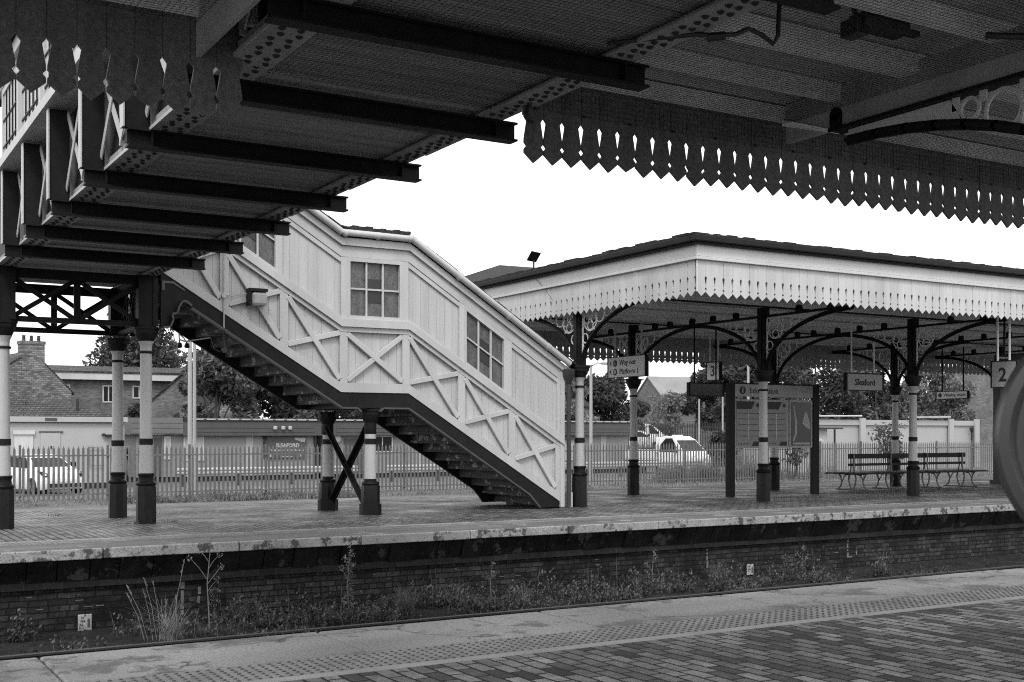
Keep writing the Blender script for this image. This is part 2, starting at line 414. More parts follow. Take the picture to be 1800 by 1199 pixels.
for k in range(52):
    a = 0.2+2*math.pi*k/52*.8; r_ = .05+rnd.uniform(-.008, .01)
    zc = -.72 if k % 2 else -.86
    x_, z_ = 4.9+r_*math.cos(a)*1.2, zc+r_*math.sin(a)
    m.box(x_-.012, x_+.012, EY+.253, EY+.27, z_-.01, z_+.012)
m.build('painted_numeral', bpy.data.materials['limewash'], t)
# track
t = thing('railway_rail', 'dark steel running rail nearest the far platform wall', 'rail', (10, 14.05, -1.12))
def rail(mb, y):
    prof = [(-.07,-1.11),(.07,-1.11),(.07,-1.095),(.012,-1.075),(.012,-.99),(.036,-.975),(.036,-.955),(-.036,-.955),(-.036,-.975),(-.012,-.99),(-.012,-1.075),(-.07,-1.095)]
    mb.prism([(-20, y+a, b) for a, b in prof], (120, 0, 0))
m = MB(); rail(m, 14.05); m.build('rail_web', RUST, t)
m = MB().box(-20, 100, 14.018, 14.082, -.955, -.951); m.build('rail_head', RAILTOP, t)
# near platform
for nm, a, b, zt, mt_ in (('near_platform_line', 6.85, 6.96, .003, LINE), ('near_tactile_strip', 6.96, 7.46, 0, TACT)):
    m = MB().box(-6, 40, a, b, -.3, zt); struct(nm, m, mt_)
m = MB().box(-30, 60, -30, 6.85, -.3, 0); struct('near_platform_paving', m, PAVN)
m = MB(); x = -6.58; k = 0
while x < 40:
    m.prism([(x+.006, 7.46, -.3), (x+1.975, 7.46, -.3), (x+1.975, 8.45+rnd.uniform(-.01,.01), -.3), (x+.006, 8.45+rnd.uniform(-.01,.01), -.3)], (0, 0, .3+rnd.uniform(-.004, .004))); x += 1.98
o = struct('near_coping_slabs', m, CONC); bv = o.modifiers.new('edge', 'BEVEL'); bv.width = .02; bv.segments = 3
m = MB().box(-6, 60, 8.05, 8.3, -1.3, -.3); m.v = m.v
tag(m.build('near_platform_wall', BRICKW), 'brick wall beneath the near platform coping slabs', 'wall')
# blisters on the near tactile slabs
m = MB(); x = -1.0
while x < 16:
    for r_ in range(7):
        y = 7.0+r_*.068
        m.lathe(x+.0335, y, [(.014, -.002), (.012, .004), (.007, .006)], 7)
    x += .067
struct('near_tactile_blisters', m, mat('blister', .1, .8, .3, 9, .4, 2, .2, rand=False))
m = MB(); x = 0
while x < 30:
    for r_ in range(6):
        y = 17.03+r_*.068
        m.lathe(x, y, [(.014, -.002), (.012, .004), (.008, .006)], 5)
    x += .067
struct('far_tactile_blisters', m, TACTF)
# ------------------------------------------------------------------ covered staircase
YF = 20.0
def zb(x):
    if x <= 8.33: return 2.25+.609*(8.33-x)
    if x <= 9.68: return 2.25
    return 2.25-.627*(x-9.68)
def band(x0, x1, lo, hi):
    xs = [x0]+[k for k in (8.33, 9.68) if x0 < k < x1]+[x1]
    f = lambda o: (o if callable(o) else (lambda x: zb(x)+o))
    lo, hi = f(lo), f(hi)
    return [(x, lo(x)) for x in xs]+[(x, hi(x)) for x in xs[::-1]]
def bar(x0, z0, x1, z1, w_):
    dx, dz = x1-x0, z1-z0; l = math.hypot(dx, dz); nx, nz = -dz/l*w_/2, dx/l*w_/2
    return [(x0+nx, z0+nz), (x0-nx, z0-nz), (x1-nx, z1-nz), (x1+nx, z1+nz)]
ST = thing('covered_staircase', 'white boarded covered staircase descending from the footbridge to the far platform', 'staircase', (9, 21, 0))
# stringers (dark iron) with curly end bracket
for side, (ya, yb) in enumerate(((YF+.02, YF+.10), (22.2, 22.28))):
    m = MB()
    m.xz(band(5.54, 12.53, -.29, -.003)[:1]+[(8.33, 1.97), (8.40, 1.97), (9.0, 1.97), (9.62, 1.97), (12.3, zb(12.3)-.30), (12.45, .14), (12.53, .02), (13.07, .02)]+[(13.07, .115), (9.68, 2.247), (8.33, 2.247), (5.54, zb(5.54)-.003)], ya, yb)
    m.xz([(5.1, 3.28), (5.22, 3.30), (5.27, 3.42), (5.26, 3.50), (5.33, 3.53), (5.36, 3.60), (5.40, 3.70), (5.47, 3.76), (5.54, 3.67), (5.54, zb(5.54)-.003), (5.1, zb(5.1)-.003)], ya, yb)
    m.build('stringer', DARK, ST)
    if side == 0:   # lower flange and panel mouldings
        m = MB()
        P_ = [(5.12,3.27),(5.24,3.29),(5.29,3.41),(5.27,3.5),(5.36,3.53),(5.38,3.62),(5.44,3.72),(5.5,3.74),(5.6,3.66)]
        for a, b in zip(P_[:-1], P_[1:]): m.beam((a[0], YF-.01, a[1]), (b[0], YF-.01, b[1]), .12, .03)
        m.beam((5.6, YF-.01, zb(5.6)-.29), (8.33, YF-.01, 1.965), .12, .03); m.beam((8.33, YF-.01, 1.965), (8.62, YF-.01, 1.965), .12, .03)
        m.beam((8.62, YF-.01, 1.965), (8.7, YF-.01, 1.90), .12, .03); m.beam((9.07, YF-.01, 1.90), (9.14, YF-.01, 1.965), .12, .03)
        m.beam((9.14, YF-.01, 1.965), (9.66, YF-.01, 1.965), .12, .03); m.beam((9.66, YF-.01, 1.965), (12.3, YF-.01, zb(12.3)-.31), .12, .03)
        m.beam((12.3, YF-.01, zb(12.3)-.31), (12.55, YF-.01, .03), .12, .03)
        m.xz([(5.12, 3.9), (5.16, 3.9), (5.16, 4.02), (5.3, 4.02), (5.5, 3.9), (5.5, 3.93), (5.31, 4.06), (5.12, 4.06)], YF+.005, YF+.022)
        m.build('stringer_flange', mat('flange_paint', .06, .4, .2, 6, .2, 2, .1), ST)
# steps
m = MB()
def flight(xa, za, n_, dx, dz):
    for k in range(n_):
        x0 = xa+k*dx; z1 = za-k*dz
        s_ = MB(); s_.box(x0-.02, x0+dx+.03, YF+.10, 22.2, z1-.05, z1); s_.box(x0+dx-.01, x0+dx+.015, YF+.10, 22.2, z1-dz+.0, z1-.05)
        s_.build('step', STEP, ST)
flight(5.15, 4.05, 11, .288, .1755)
flight(9.66, 2.07, 12, .287, .18)
m = MB().box(8.3, 9.66, YF+.10, 22.2, 2.06, 2.12); m.build('landing', STEP, ST)
for x in (8.55, 8.9, 9.3): MB().box(x, x+.12, YF+.10, 22.2, 1.97, 2.058).build('landing_joist', DARK, ST)
# boarded front wall : individual boards with open joints
def boards(x0, x1, lo, hi, y, pitch, mm, gap=.004):
    n_ = max(1, round((x1-x0)/pitch)); p_ = (x1-x0)/n_
    for k in range(n_):
        a, b = x0+k*p_+gap/2, x0+(k+1)*p_-gap/2
        xs = [a]+[q for q in (8.33, 9.68) if a < q < b]+[b]
        yy = y+rnd.uniform(-.002, .002)
        mm.xz([(x, lo(x)) for x in xs]+[(x, hi(x)) for x in xs[::-1]], yy, yy+.02)
Z = lambda off: (lambda x: zb(x)+off)
m = MB(); boards(5.0, 13.1, Z(.0), Z(1.25), YF+.07, .165, m)
m.xz(band(5.0, 13.1, 0, 1.25), YF+.094, YF+.1)
m.build('lower_boarding', WHITEB, ST)
WIN = [(8.46, 9.55, (lambda x: 3.583), (lambda x: 4.708)), (10.87, 11.80, Z(1.331), Z(2.459)), (6.10, 7.14, Z(1.331), Z(2.459))]
for a, b in ((5.0, 6.04), (7.2, 8.40), (9.61, 10.80), (11.87, 13.1)):
    m = MB(); boards(a, b, Z(1.3), Z(2.62), YF+.055, .165, m); m.xz(band(a, b, 1.3, 2.62), YF+.08, YF+.09); m.build('upper_boarding', WHITEB, ST)
# rails, sill and eaves boards
m = MB(); m.xz(band(5.0, 13.12, 0, .17), YF, YF+.058); m.build('bottom_rail', WHITE, ST)
m = MB(); m.xz(band(5.0, 13.14, 1.19, 1.33), YF-.05, YF+.053); m.xz(band(5.0, 13.12, 1.10, 1.188), YF-.005, YF+.053); m.build('middle_rail', WHITE, ST)
m = MB(); m.xz(band(5.0, 13.16, 2.46, 2.66), YF+.0, YF+.053); m.xz(band(5.0, 13.2, 2.664, 2.80), YF-.06, YF+.05); m.build('eaves_board', WHITE, ST)
# posts
for x in (5.18, 6.18, 7.25, 8.38, 9.63, 10.81, 11.94, 13.03):
    m = MB(); m.xz(band(x-.075, x+.075, .171, 1.098), YF+.003, YF+.071); m.build('post', WHITE, ST)
for x0, x1 in ((6.02, 6.12), (7.12, 7.22), (8.33, 8.47), (9.54, 9.68), (10.76, 10.88), (11.79, 11.93), (13.0, 13.1)):
    m = MB(); m.xz(band(x0, x1, 1.331, 2.458), YF+.005, YF+.05); m.build('wall_stud', WHITE, ST)
for x0, x1 in ((7.22, 8.33), (9.68, 10.76), (11.93, 13.0)):
    for a, b in ((2.36, 2.45), (1.34, 1.39)): MB().xz(band(x0, x1, a, b), YF+.015, YF+.051).build('panel_moulding', WHITE, ST)
px = [5.18, 6.18, 7.25, 8.38, 9.63, 10.81, 11.94, 13.03]
for a, b in zip(px[:-1], px[1:]):
    a_, b_ = a+.075, b-.075
    m = MB(); m.xz(bar(a_+.0, zb(a_)+1.06, b_-.0, zb(b_)+.22, .095), YF-.008, YF+.055); m.build('diagonal_brace', WHITE, ST, bevel=.008)
    m = MB(); m.xz(bar(a_, zb(a_)+.22, b_, zb(b_)+1.06, .095), YF-.002, YF+.057); m.build('diagonal_brace', WHITE, ST, bevel=.008)
# windows
for x0, x1, lo, hi in WIN:
    fr = MB(); q = lambda xa, xb, l, h, ya, yb: fr.xz([(xa, l(xa)), (xb, l(xb)), (xb, h(xb)), (xa, h(xa))], ya, yb)
    up = lambda f, o: (lambda x: f(x)+o)
    q(x0, x1, up(lo, -.0), up(lo, .07), YF+.0, YF+.09); q(x0, x1, up(hi, -.07), hi, YF+.0, YF+.09)
    q(x0, x0+.05, up(lo, .071), up(hi, -.071), YF+.002, YF+.09); q(x1-.05, x1, up(lo, .071), up(hi, -.071), YF+.002, YF+.09)
    wd = x1-x0-.1
    mid = lambda x: (lo(x)+hi(x))/2
    for k in (1, 2):
        xc = x0+.05+wd*k/3; q(xc-.016, xc+.016, up(lo, .071), up(hi, -.071), YF+.03, YF+.07)
    q(x0+.051, x1-.051, up(mid, -.016), up(mid, .016), YF+.034, YF+.068)
    win = fr.build('window', WHITE, ST)
    for k in range(3):
        for r_ in range(2):
            pn = MB(); a = x0+.051+wd*k/3; b = x0+.049+wd*(k+1)/3
            l, h = (up(lo, .069), mid) if r_ == 0 else (mid, up(hi, -.069))
            pn.xz([(a, l(a)), (b, l(b)), (b, h(b)), (a, h(a))], YF+.078+rnd.uniform(-.004,.004), YF+.088)
            pn.build('pane', BOARDED, win)
    a, b = x0+.068+wd/3, x0+.032+wd*2/3
    g = MB(); l, h = up(mid, -.24), up(mid, -.02); g.xz([(a, l(a)), (b, l(b)), (b, h(b)), (a, h(a))], YF+.068, YF+.074)
    l, h = up(mid, .02), up(mid, .2); g.xz([(a, l(a)), (b, l(b)), (b, h(b)), (a, h(a))], YF+.068, YF+.074); g.build('grille', LOUV, win)
# gutter, roof, rear wall, end post and downpipe
m = MB(); pts = [(5.0, zb(5.0)), (8.3, zb(8.33)+.01), (9.7, zb(9.68)), (13.22, zb(13.22))]
for (a, za), (b, zb2) in zip(pts[:-1], pts[1:]): m.tube([(a, YF-.12, za+2.87), (b, YF-.12, zb2+2.87)], .062, 10)
for x in (6.2, 7.3, 8.36, 9.0, 9.64, 10.7, 11.8, 12.7):
    dx = .03; m.tube([(x-dx, YF-.12, zb(x-dx)+2.87), (x+dx, YF-.12, zb(x+dx)+2.87)], .07, 10)
m.build('gutter', WHITE, ST, smooth=True)
m = MB()
xs = [5.0, 8.33, 9.68, 13.25]
for a, b in zip(xs[:-1], xs[1:]):
    for y0, y1, z0, z1 in ((YF-.1, 21.15, 2.9, 3.12), (21.15, 22.45, 3.12, 2.9)):
        vs = []
        for x in (a, b):
            for y, z in ((y0, z0), (y1, z1), (y1, z1+.05), (y0, z0+.05)): vs.append((x, y, zb(x)+z))
        m.add(vs, [(0,1,2,3),(7,6,5,4),(0,4,5,1),(1,5,6,2),(2,6,7,3),(3,7,4,0)])
m.build('roof', SLATE, ST)
m = MB()   # uneven slate edge along the eaves
x = 5.0
while x < 13.2:
    w_ = rnd.uniform(.16, .26); j = rnd.uniform(0, .022)
    m.add([(xx, yy, zb(xx)+zz) for xx in (x, x+w_) for yy, zz in ((YF-.13-j, 2.935), (YF+.3, 3.0), (YF+.3, 3.03), (YF-.13-j, 2.958+j*.6))], [(0,1,2,3),(7,6,5,4),(0,4,5,1),(1,5,6,2),(2,6,7,3),(3,7,4,0)]); x += w_+.004
x = 8.42
while x < 9.66:
    w_ = rnd.uniform(.08, .2); hh = rnd.uniform(.035, .075); m.box(x, min(x+w_-.004, 9.68), YF-.1, YF+.25, 2.25+2.96, 2.25+2.94+hh+.02); x += w_
m.build('slate_edge', SLATE, ST)
m = MB(); m.xz(band(5.0, 13.1, 0, 2.85), 22.22, 22.28); m.build('rear_wall', WHITEB, ST)
MB().box(13.06, 13.16, YF-.02, YF+.1, .02, 2.75).build('end_post', WHITE, ST); MB().box(13.29, 13.4, YF+.05, YF+.2, .0, .3).build('end_block', WHITE, ST)
m = MB(); m.tube([(13.23, YF-.06, .02), (13.23, YF-.06, 2.62)], .045, 12); m.lathe(13.23, YF-.06, [(.05, 2.5), (.13, 2.66), (.14, 2.8)], 8, R(22)); m.build('downpipe', mat('pipe_grey', .035, .4, .2, 6, .2, 2, .1), ST, smooth=True)
# bulkhead lamp and conduits
LP = thing('wall_lamp', 'square bulkhead lamp with a dark hood on the white staircase side', 'lamp', (6.72, YF, 3.71))
m = MB(); m.box(6.555, 6.885, YF-.20, YF, 3.955, 4.01); m.box(6.555, 6.60, YF-.185, YF, 3.71, 3.953); m.build('hood', DARK, LP, bevel=.006)
m = MB(); m.box(6.602, 6.885, YF-.19, YF, 3.71, 3.953); m.build('lens', LAMPG, LP, bevel=.05)
CD = thing('electric_conduit', 'thin white and dark conduit pipe running down the staircase side to the lamp', 'pipe', (6.15, YF, 2.9))
m = MB(); m.tube([(6.16, YF-.02, 4.7), (6.16, YF-.02, 3.3)], .012, 6); m.tube([(6.16, YF-.02, 3.88), (6.32, YF-.03, 3.87), (6.42, YF-.03, 3.92), (6.56, YF-.03, 3.92)], .01, 6)
m.lathe(0, 0, [(.045, 0), (.045, .04)], 12, 0, Matrix.Translation((6.16, YF-.005, 3.87)) @ Matrix.Rotation(R(90), 4, 'X')); m.build('white_run', WHITE, CD)
m = MB(); m.tube([(6.16, YF-.02, 3.3), (6.16, YF-.03, 3.1), (6.16, YF-.06, 2.95)], .014, 6)
m.lathe(0, 0, [(.05, 0), (.05, .05)], 12, 0, Matrix.Translation((6.16, YF-.03, 2.93)) @ Matrix.Rotation(R(90), 4, 'X'))
m.tube([(6.1, YF-.03, 2.9), (6.04, YF+.1, 2.95), (6.02, YF+.25, 3.16), (6.02, YF+1.9, 3.2), (6.02, YF+2.25, 3.26)], .016, 6); m.build('dark_run', BLACK, CD)
SP = thing('twin_floodlight', 'pair of small black floodlights hanging beneath the upper stair flight', 'light', (6.1, 22.3, 3.1))
m = MB(); m.tube([(6.02, 22.31, 3.42), (6.03, 22.34, 3.34), (6.04, 22.34, 3.2)], .012, 6); m.tube([(6.04, 22.31, 3.36), (6.12, 22.34, 3.3), (6.18, 22.34, 3.2)], .012, 6); m.build('arm', BLACK, SP)
for x in (6.04, 6.18):
    m = MB(); m.lathe(x, 22.34, [(.015, 3.22), (.045, 3.19), (.055, 3.13), (.03, 3.11)], 10); m.build('lamp_head', BLACK, SP, smooth=True)
# ------------------------------------------------------------------ footbridge
FB = thing('footbridge', 'dark riveted iron footbridge crossing over the tracks overhead', 'footbridge', (3.8, 12, 3.98))
XL, XR = 2.38, 5.19
JY = [4.95+1.826*k for k in range(8)]
for y in JY:
    m = MB()
    m.box(XL, XR, y, y+.13, 3.98, 3.997); m.box(XL, XR, y+.055, y+.075, 3.997, 4.122); m.box(XL, XR, y, y+.13, 4.122, 4.139)
    m.box(XL+.2, XL+.212, y+.002, y+.055, 3.997, 4.122); m.box(XR-.212, XR-.2, y+.002, y+.055, 3.997, 4.122)
    m.build('cross_beam', IRON, FB)
for x0, x1 in ((2.58, 2.88), (4.80, 5.05)):
    m = MB(); rv = MB(); m.box(x0, x1, 2.2, 22.4, 4.141, 4.16); m.box((x0+x1)/2-.015, (x0+x1)/2+.015, 2.2, 22.4, 4.16, 4.62)
    for y in JY[:-1]: m.box(x0-.005, x1+.005, y+.45, y+1.45, 4.132, 4.1409)
    y = 5.0; k = 0
    while y < 20.0:
        if all(not (j-.04 < y < j+.17) for j in JY):
            zz = 4.132 if any(j+.44 < y < j+1.46 for j in JY[:-1]) else 4.141
            for xx in (x0+.07+(.0 if k % 2 else .03), x1-.07-(.03 if k % 2 else 0)):
                rv.lathe(xx, y, [(.008, zz-.018), (.019, zz-.012), (.026, zz-.004), (.027, zz+.001)], 8)
        y += .112; k += 1
    build_multi('main_girder', [(m, GIRD), (rv, RIVET)], FB, smooth=True)
m = MB(); y = 2.2
while y < 22.4:
    w_ = .178; zz = rnd.uniform(-.004, .004); m.box(2.6, 5.03, y+.003, y+w_-.003, 4.19+zz, 4.235); y += w_
m.box(2.6, 5.03, 2.2, 22.4, 4.236, 4.25)
m.build('deck_planking', DECK, FB)
m = MB(); m.box(2.562, 2.574, 2.2, 22.4, 4.135, 4.165); m.build('lit_edge_angle', WHITE, FB)  # angle coloured white for the light along the flange's outer edge
# left side of the bridge: posts, lattice, rail, windows
XW = 2.62
m = MB().box(XW, XW+.03, 2.2, 22.4, 4.25, 5.18); m.build('side_panel', IRON, FB)
for y in JY:
    m = MB(); m.prism([(2.57, y+.02, 4.14), (2.35, y+.02, 4.14), (2.35, y+.02, 5.16), (2.57, y+.02, 5.16)], (0, .08, 0)); m.build('buttress_post', IRON, FB)
    m = MB(); m.box(2.335, 2.349, y+.0, y+.12, 4.142, 5.15); m.build('lit_post_edge', WHITE, FB)  # white strip paints the light falling on the dark post's outer face
for y0 in JY[:-1]:
    a, b = y0+.14, y0+1.826
    for k in range(2):
        ya, yb = a+(b-a)*k/2, a+(b-a)*(k+1)/2
        for (p, q, o) in (((ya, 4.26), (yb, 5.12), 0), ((yb, 4.26), (ya, 5.12), .014)):
            m = MB(); m.beam((XW-.075-o, p[0], p[1]), (XW-.075-o, q[0], q[1]), .012, .085, (0, -(q[1]-p[1]), q[0]-p[0])); m.build('lattice_brace', WHITE, FB)
        m = MB(); m.box(XW-.06, XW-.002, yb-.03, yb+.03, 4.25, 5.15) if k == 0 else m.box(XW-.05, XW-.001, ya+.2, ya+.23, 4.25, 5.15); m.build('side_post', WHITE, FB)
m = MB(); m.box(2.30, 2.66, 2.2, 22.4, 5.18, 5.30); m.box(2.36, 2.62, 2.2, 22.4, 5.302, 5.36); m.build('mid_rail', WHITE, FB)
m = MB(); m.box(2.56, 2.62, 2.2, 22.4, 6.75, 7.0); m.box(2.5, 2.56, 2.2, 22.4, 6.82, 7.02); m.build('eaves_board', WHITE, FB)
for y0 in JY:
    a, b = y0+.12, y0+1.82
    m = MB(); m.box(2.54, 2.62, y0-.01, y0+.12, 5.362, 6.748); m.build('wall_stud', WHITE, FB)
    fr = MB(); fr.box(2.57, 2.61, a, b, 5.362, 5.45); fr.box(2.57, 2.61, a, b, 6.65, 6.748)
    fr.box(2.571, 2.611, a, a+.1, 5.451, 6.649); fr.box(2.571, 2.611, b-.1, b, 5.451, 6.649)
    wn = fr.build('window', WHITE, FB)
    mu = MB()
    for k in range(1, 5): yy = a+.1+(b-a-.2)*k/5; mu.box(2.575, 2.60, yy-.012, yy+.012, 5.452, 6.648)
    for k in (1, 2): zz = 5.45+1.2*k/3; mu.box(2.576, 2.599, a+.101, b-.101, zz-.012, zz+.012)
    mu.build('glazing_bar', IRON, wn)
    g = MB().box(2.592, 2.596, a+.1, b-.1, 5.45, 6.65); g.build('pane', PANE, wn)
m = MB().box(4.93, 5.0, 2.2, 22.4, 4.62, 7.0); m.build('east_boarding', WHITEB, FB)
m = MB(); m.prism([(2.4, 2.2, 7.02), (3.8, 2.2, 7.6), (5.15, 2.2, 7.02), (5.15, 2.2, 7.08), (3.8, 2.2, 7.67), (2.4, 2.2, 7.08)], (0, 20.3, 0)); m.build('roof', SLATE, FB)
# lattice girders over the landing columns
def lattice_x(y):
    m = MB(); x0, x1 = 2.83, 4.76
    m.box(x0, x1, y-.05, y+.05, 3.285, 3.37); m.box(x0, x1, y-.05, y+.05, 3.98, 4.139)
    xm = (x0+x1)/2; m.box(xm-.05, xm+.05, y-.031, y+.031, 3.371, 3.979)
    for a, b in ((x0, xm-.05), (xm+.05, x1)):
        m.beam((a, y-.02, 3.37), (b, y-.02, 3.98), .03, .075, (-.61, 0, .9)); m.beam((a, y+.02, 3.98), (b, y+.02, 3.37), .03, .075, (.61, 0, .9))
    m.build('lattice_girder', IRON, FB)
lattice_x(20.2); lattice_x(22.3)
for x in (2.68, 4.9):
    m = MB(); m.box(x-.04, x+.04, 20.35, 22.15, 3.285, 3.35); m.box(x-.05, x+.05, 20.35, 22.15, 3.98, 4.139)
    for k in range(3):
        a, b = 20.37+k*.6, 20.95+k*.6
        m.beam((x, a, 3.35), (x, b, 3.98), .02, .022, (0, -.6, .6)); m.beam((x, a, 3.98), (x, b, 3.35), .02, .022, (0, .6, .6))
        m.box(x-.01, x+.01, b-.01, b+.01, 3.35, 3.98)
    m.build('side_lattice', IRON, FB)
for x in (2.68, 4.9):
    for y in (20.2, 22.3):
        m = MB(); m.box(x-.14, x+.14, y-.14, y+.14, 3.281, 4.139); m.box(x-.16, x-.08, y-.16, y-.141, 3.3, 4.1); m.box(x+.08, x+.16, y-.16, y-.141, 3.3, 4.1); m.build('corner_post', IRON, FB)

# ------------------------------------------------------------------ columns
OCT = R(22.5)
def make_column(label, h_cap, cat='column', ped=.165, r=.10, group=None, top=None, canopy=False, short=False, low=False):
    """h_cap = underside of capital, capital .24 high"""
    t = thing('column', label, cat, (0,0,0), group)
    m = MB()
    if low:
        m.lathe(0, 0, [(.205, -.25), (.205, .2)], 8, OCT); m.lathe(0, 0, [(.175, .2), (.175, .52), (.165, .54)], 8, OCT)
        m.lathe(0, 0, [(.15, .535), (.17, .57), (.16, .60), (.115, .62), (.115, .66)], 20); z0 = .66
    else:
        m.lathe(0, 0, [(ped, -.25), (ped, .60), (ped-.012, .625)], 8, OCT)
        m.lathe(0, 0, [(ped-.02, .62), (ped, .64), (ped+.005, .665), (ped-.012, .69), (ped-.035, .705), (ped-.045, .76), (ped-.035, .79), (ped-.025, .815), (ped-.035, .835)], 20); z0 = .83
    m.build('pedestal', PED, t, smooth=True)
    m = MB(); m.lathe(0, 0, [(r+.012, z0-.01), (r+.006, z0+.3), (r, z0+.8), (r-.006, h_cap-.12), (r+.0, h_cap-.06), (r+.03, h_cap+.005)] if not low else [(r+.012, z0-.01), (r+.004, h_cap-.2), (r+.004, h_cap+.0)], 24); m.build('shaft', GREYP, t, smooth=True)
    zb_ = 1.31 if not low else 1.3
    m = MB(); rr = r+.0135; m.lathe(0, 0, [(rr-.02, zb_), (rr, zb_+.002), (rr, zb_+.104), (rr-.02, zb_+.106)], 24); m.build('painted_band', DARK, t, smooth=True)
    m = MB()
    if low: m.lathe(0, 0, [(r+.006, h_cap-.22), (r+.012, h_cap-.21), (r+.012, h_cap+.0)], 24)
    else: m.lathe(0, 0, [(r-.01, h_cap-.205), (r+.016, h_cap-.195), (r+.02, h_cap-.18), (r+.016, h_cap-.165), (r-.01, h_cap-.155)], 24)
    m.build('collar', DARK, t, smooth=True)
    m = MB(); c = h_cap
    m.lathe(0, 0, [(r+.0, c-.001), (r+.03, c+.01), (r+.045, c+.05), (r+.075, c+.10), (r+.08, c+.14)], 24); m.lathe(0, 0, [(r+.10, c+.135), (r+.105, c+.2), (r+.12, c+.205), (r+.12, c+.24)], 24 if canopy else 8, 0 if canopy else OCT)
    if canopy: m.box(-.26, .26, -.1, .1, c+.241, c+.262)
    m.build('capital', DARK, t, smooth=True)
    if top:
        m = MB(); m.box(-.095, .095, -.095, .095, c+.262, top); m.box(-.12, -.096, -.05, .05, c+.262, top); m.box(.096, .12, -.05, .05, c+.262, top); m.build('upper_post', IRON, t)
    return t
G1 = 'columns under the footbridge landings'
ca = make_column('white iron column with black pedestal holding the footbridge corner beyond the parked white car', 3.04, group=G1)
ca.location = (4.9, 20.2, 0); ca['label'] = 'white iron column with black octagonal pedestal, the nearer one of the close pair under the upper stair end'
copy_tree(ca, 'thick white iron column cut by the left edge of the picture', (2.68, 20.2, 0))
copy_tree(ca, 'white iron column of the footbridge, the farther one of the close pair left of the stairs', (4.9, 22.3, -.04))
cl = make_column('short white column under the stair landing, the nearer one with the brace fixed at its top', 1.71, r=.10, group='short columns under the stair landing', low=True); cl.location = (9.0, 20.22, 0)
c2 = copy_tree(cl, 'short white column under the stair landing, the farther one near the dark station board', (9.0, 22.3, -.02))
XB = thing('cross_brace', 'dark iron X brace between the two short landing columns', 'brace', (9.0, 21.2, 0))
m = MB(); m.beam((8.95, 22.15, 1.58), (8.95, 20.35, .2), .03, .12, (0, 1, 1.3)); m.beam((8.9, 22.15, 1.6), (8.9, 20.35, .22), .08, .02, (0, 1, 1.3)); m.build('brace_bar', DARK, XB)
m = MB(); m.beam((9.05, 20.35, 1.68), (9.05, 22.2, .12), .03, .13, (0, -1, 1.2)); m.beam((8.99, 20.35, 1.68), (8.99, 22.2, .12), .09, .02, (0, -1, 1.2)); m.build('brace_bar', IRON, XB)

def bracket(parent, x, y0, dr, L_=2.5, z0=2.86, z1=4.06, name='spandrel_bracket', tr=None):
    m = MB(); P_ = []
    for k in range(15):
        t_ = math.pi/2*k/14; P_.append((x, y0+dr*L_*(1-math.cos(t_)), z0+(z1-z0)*math.sin(t_)))
    for a, b in zip(P_[:-1], P_[1:]):
        dd = Vector(b)-Vector(a); e = dd*.06
        m.beam(Vector(a)-e, Vector(b)+e, .095, .035, (0, -dd.z, dd.y)); m.beam(Vector(a)-e, Vector(b)+e, .03, .085, (0, -dd.z, dd.y))
    br = m.build(name, DARK, parent)
    m = MB(); s = z1-z0
    rr = .235*s/1.2
    c = (y0+dr*(rr+.05), z1-.005-rr)
    m.ring_yz(x, c[0], c[1], rr, .022, .016); 
    for k in range(4):
        a = math.pi/2*k; m.ring_yz(x, c[0]+rr*.5*math.cos(a), c[1]+rr*.5*math.sin(a), rr*.42, .016, .014, 14)
    m.ring_yz(x, c[0], c[1], rr*.2, .016, .014, 10)
    m.ring_yz(x, y0+dr*.62, z1-.165, .155, .02, .016); m.ring_yz(x, y0+dr*.89, z1-.12, .105, .018, .015); m.ring_yz(x, y0+dr*1.08, z1-.09, .075, .016, .015)
    m.ring_yz(x, y0+dr*.105, z1-.62, .095, .02, .015); m.ring_yz(x, y0+dr*.05, z1-.83, .05, .016, .015)
    m.box(x-.012, x+.012, min(y0, y0+dr*.035), max(y0, y0+dr*.035), z0+.05, z1)
    m.box(x-.012, x+.012, min(y0, y0+dr*1.7), max(y0, y0+dr*1.7), z1-.03, z1+.0)
    def arch(tt): return (y0+dr*L_*(1-math.cos(tt)), z0+s*math.sin(tt))
    # connecting straps to the rib, and the web along the thin end
    for tt in (.62, .8, .98):
        p = arch(tt); q = (c[0], c[1]) if tt < .7 else ((y0+dr*.62, z1-.165) if tt < .9 else (y0+dr*.89, z1-.12))
        v = Vector((0, q[0]-p[0], q[1]-p[1])); e = Vector((x, p[0], p[1])); m.beam(e, e+v*.35, .014, .03, (0, -v.z, v.y))
    web = [arch(tt) for tt in (1.05, 1.15, 1.25, 1.35, 1.45, 1.57)]
    m.yz(web+[(y0+dr*L_, z1+.0), (web[0][0], z1-.0)], x-.006, x+.006)
    ring = m.build('tracery', TRAC, br)
    return br
XC = [13.64, 18.25, 23.1, 27.95, 32.8]
G2 = 'columns along the platform canopy'
fl = ['front canopy column beside the stair foot and its downpipe', 'front canopy column in front of the information board', 'front canopy column in front of the long bench', None, None]
bl = [None, 'rear canopy column below the hanging way out sign', 'rear canopy column just behind the information board panels', 'rear canopy column right of the hanging station name sign, behind the bench', 'rear canopy column at the far end, below the last bracket']
proto = make_column('x', 2.64, r=.092, ped=.16, top=4.28, canopy=True, group=G2)
bracket(proto, 0, -.1, -1); bracket(proto, 0, .1, 1)
first = True
for k, x in enumerate(XC):
    for y, lab, dz in ((20.15 if k == 0 else 19.7, fl[k], 0), (24.5, bl[k], -.06)):
        if not lab: continue
        o = proto if first else copy_tree(proto)
        first = False; o.location = (x, y, 0 if dz == 0 else -.0); o['label'] = lab
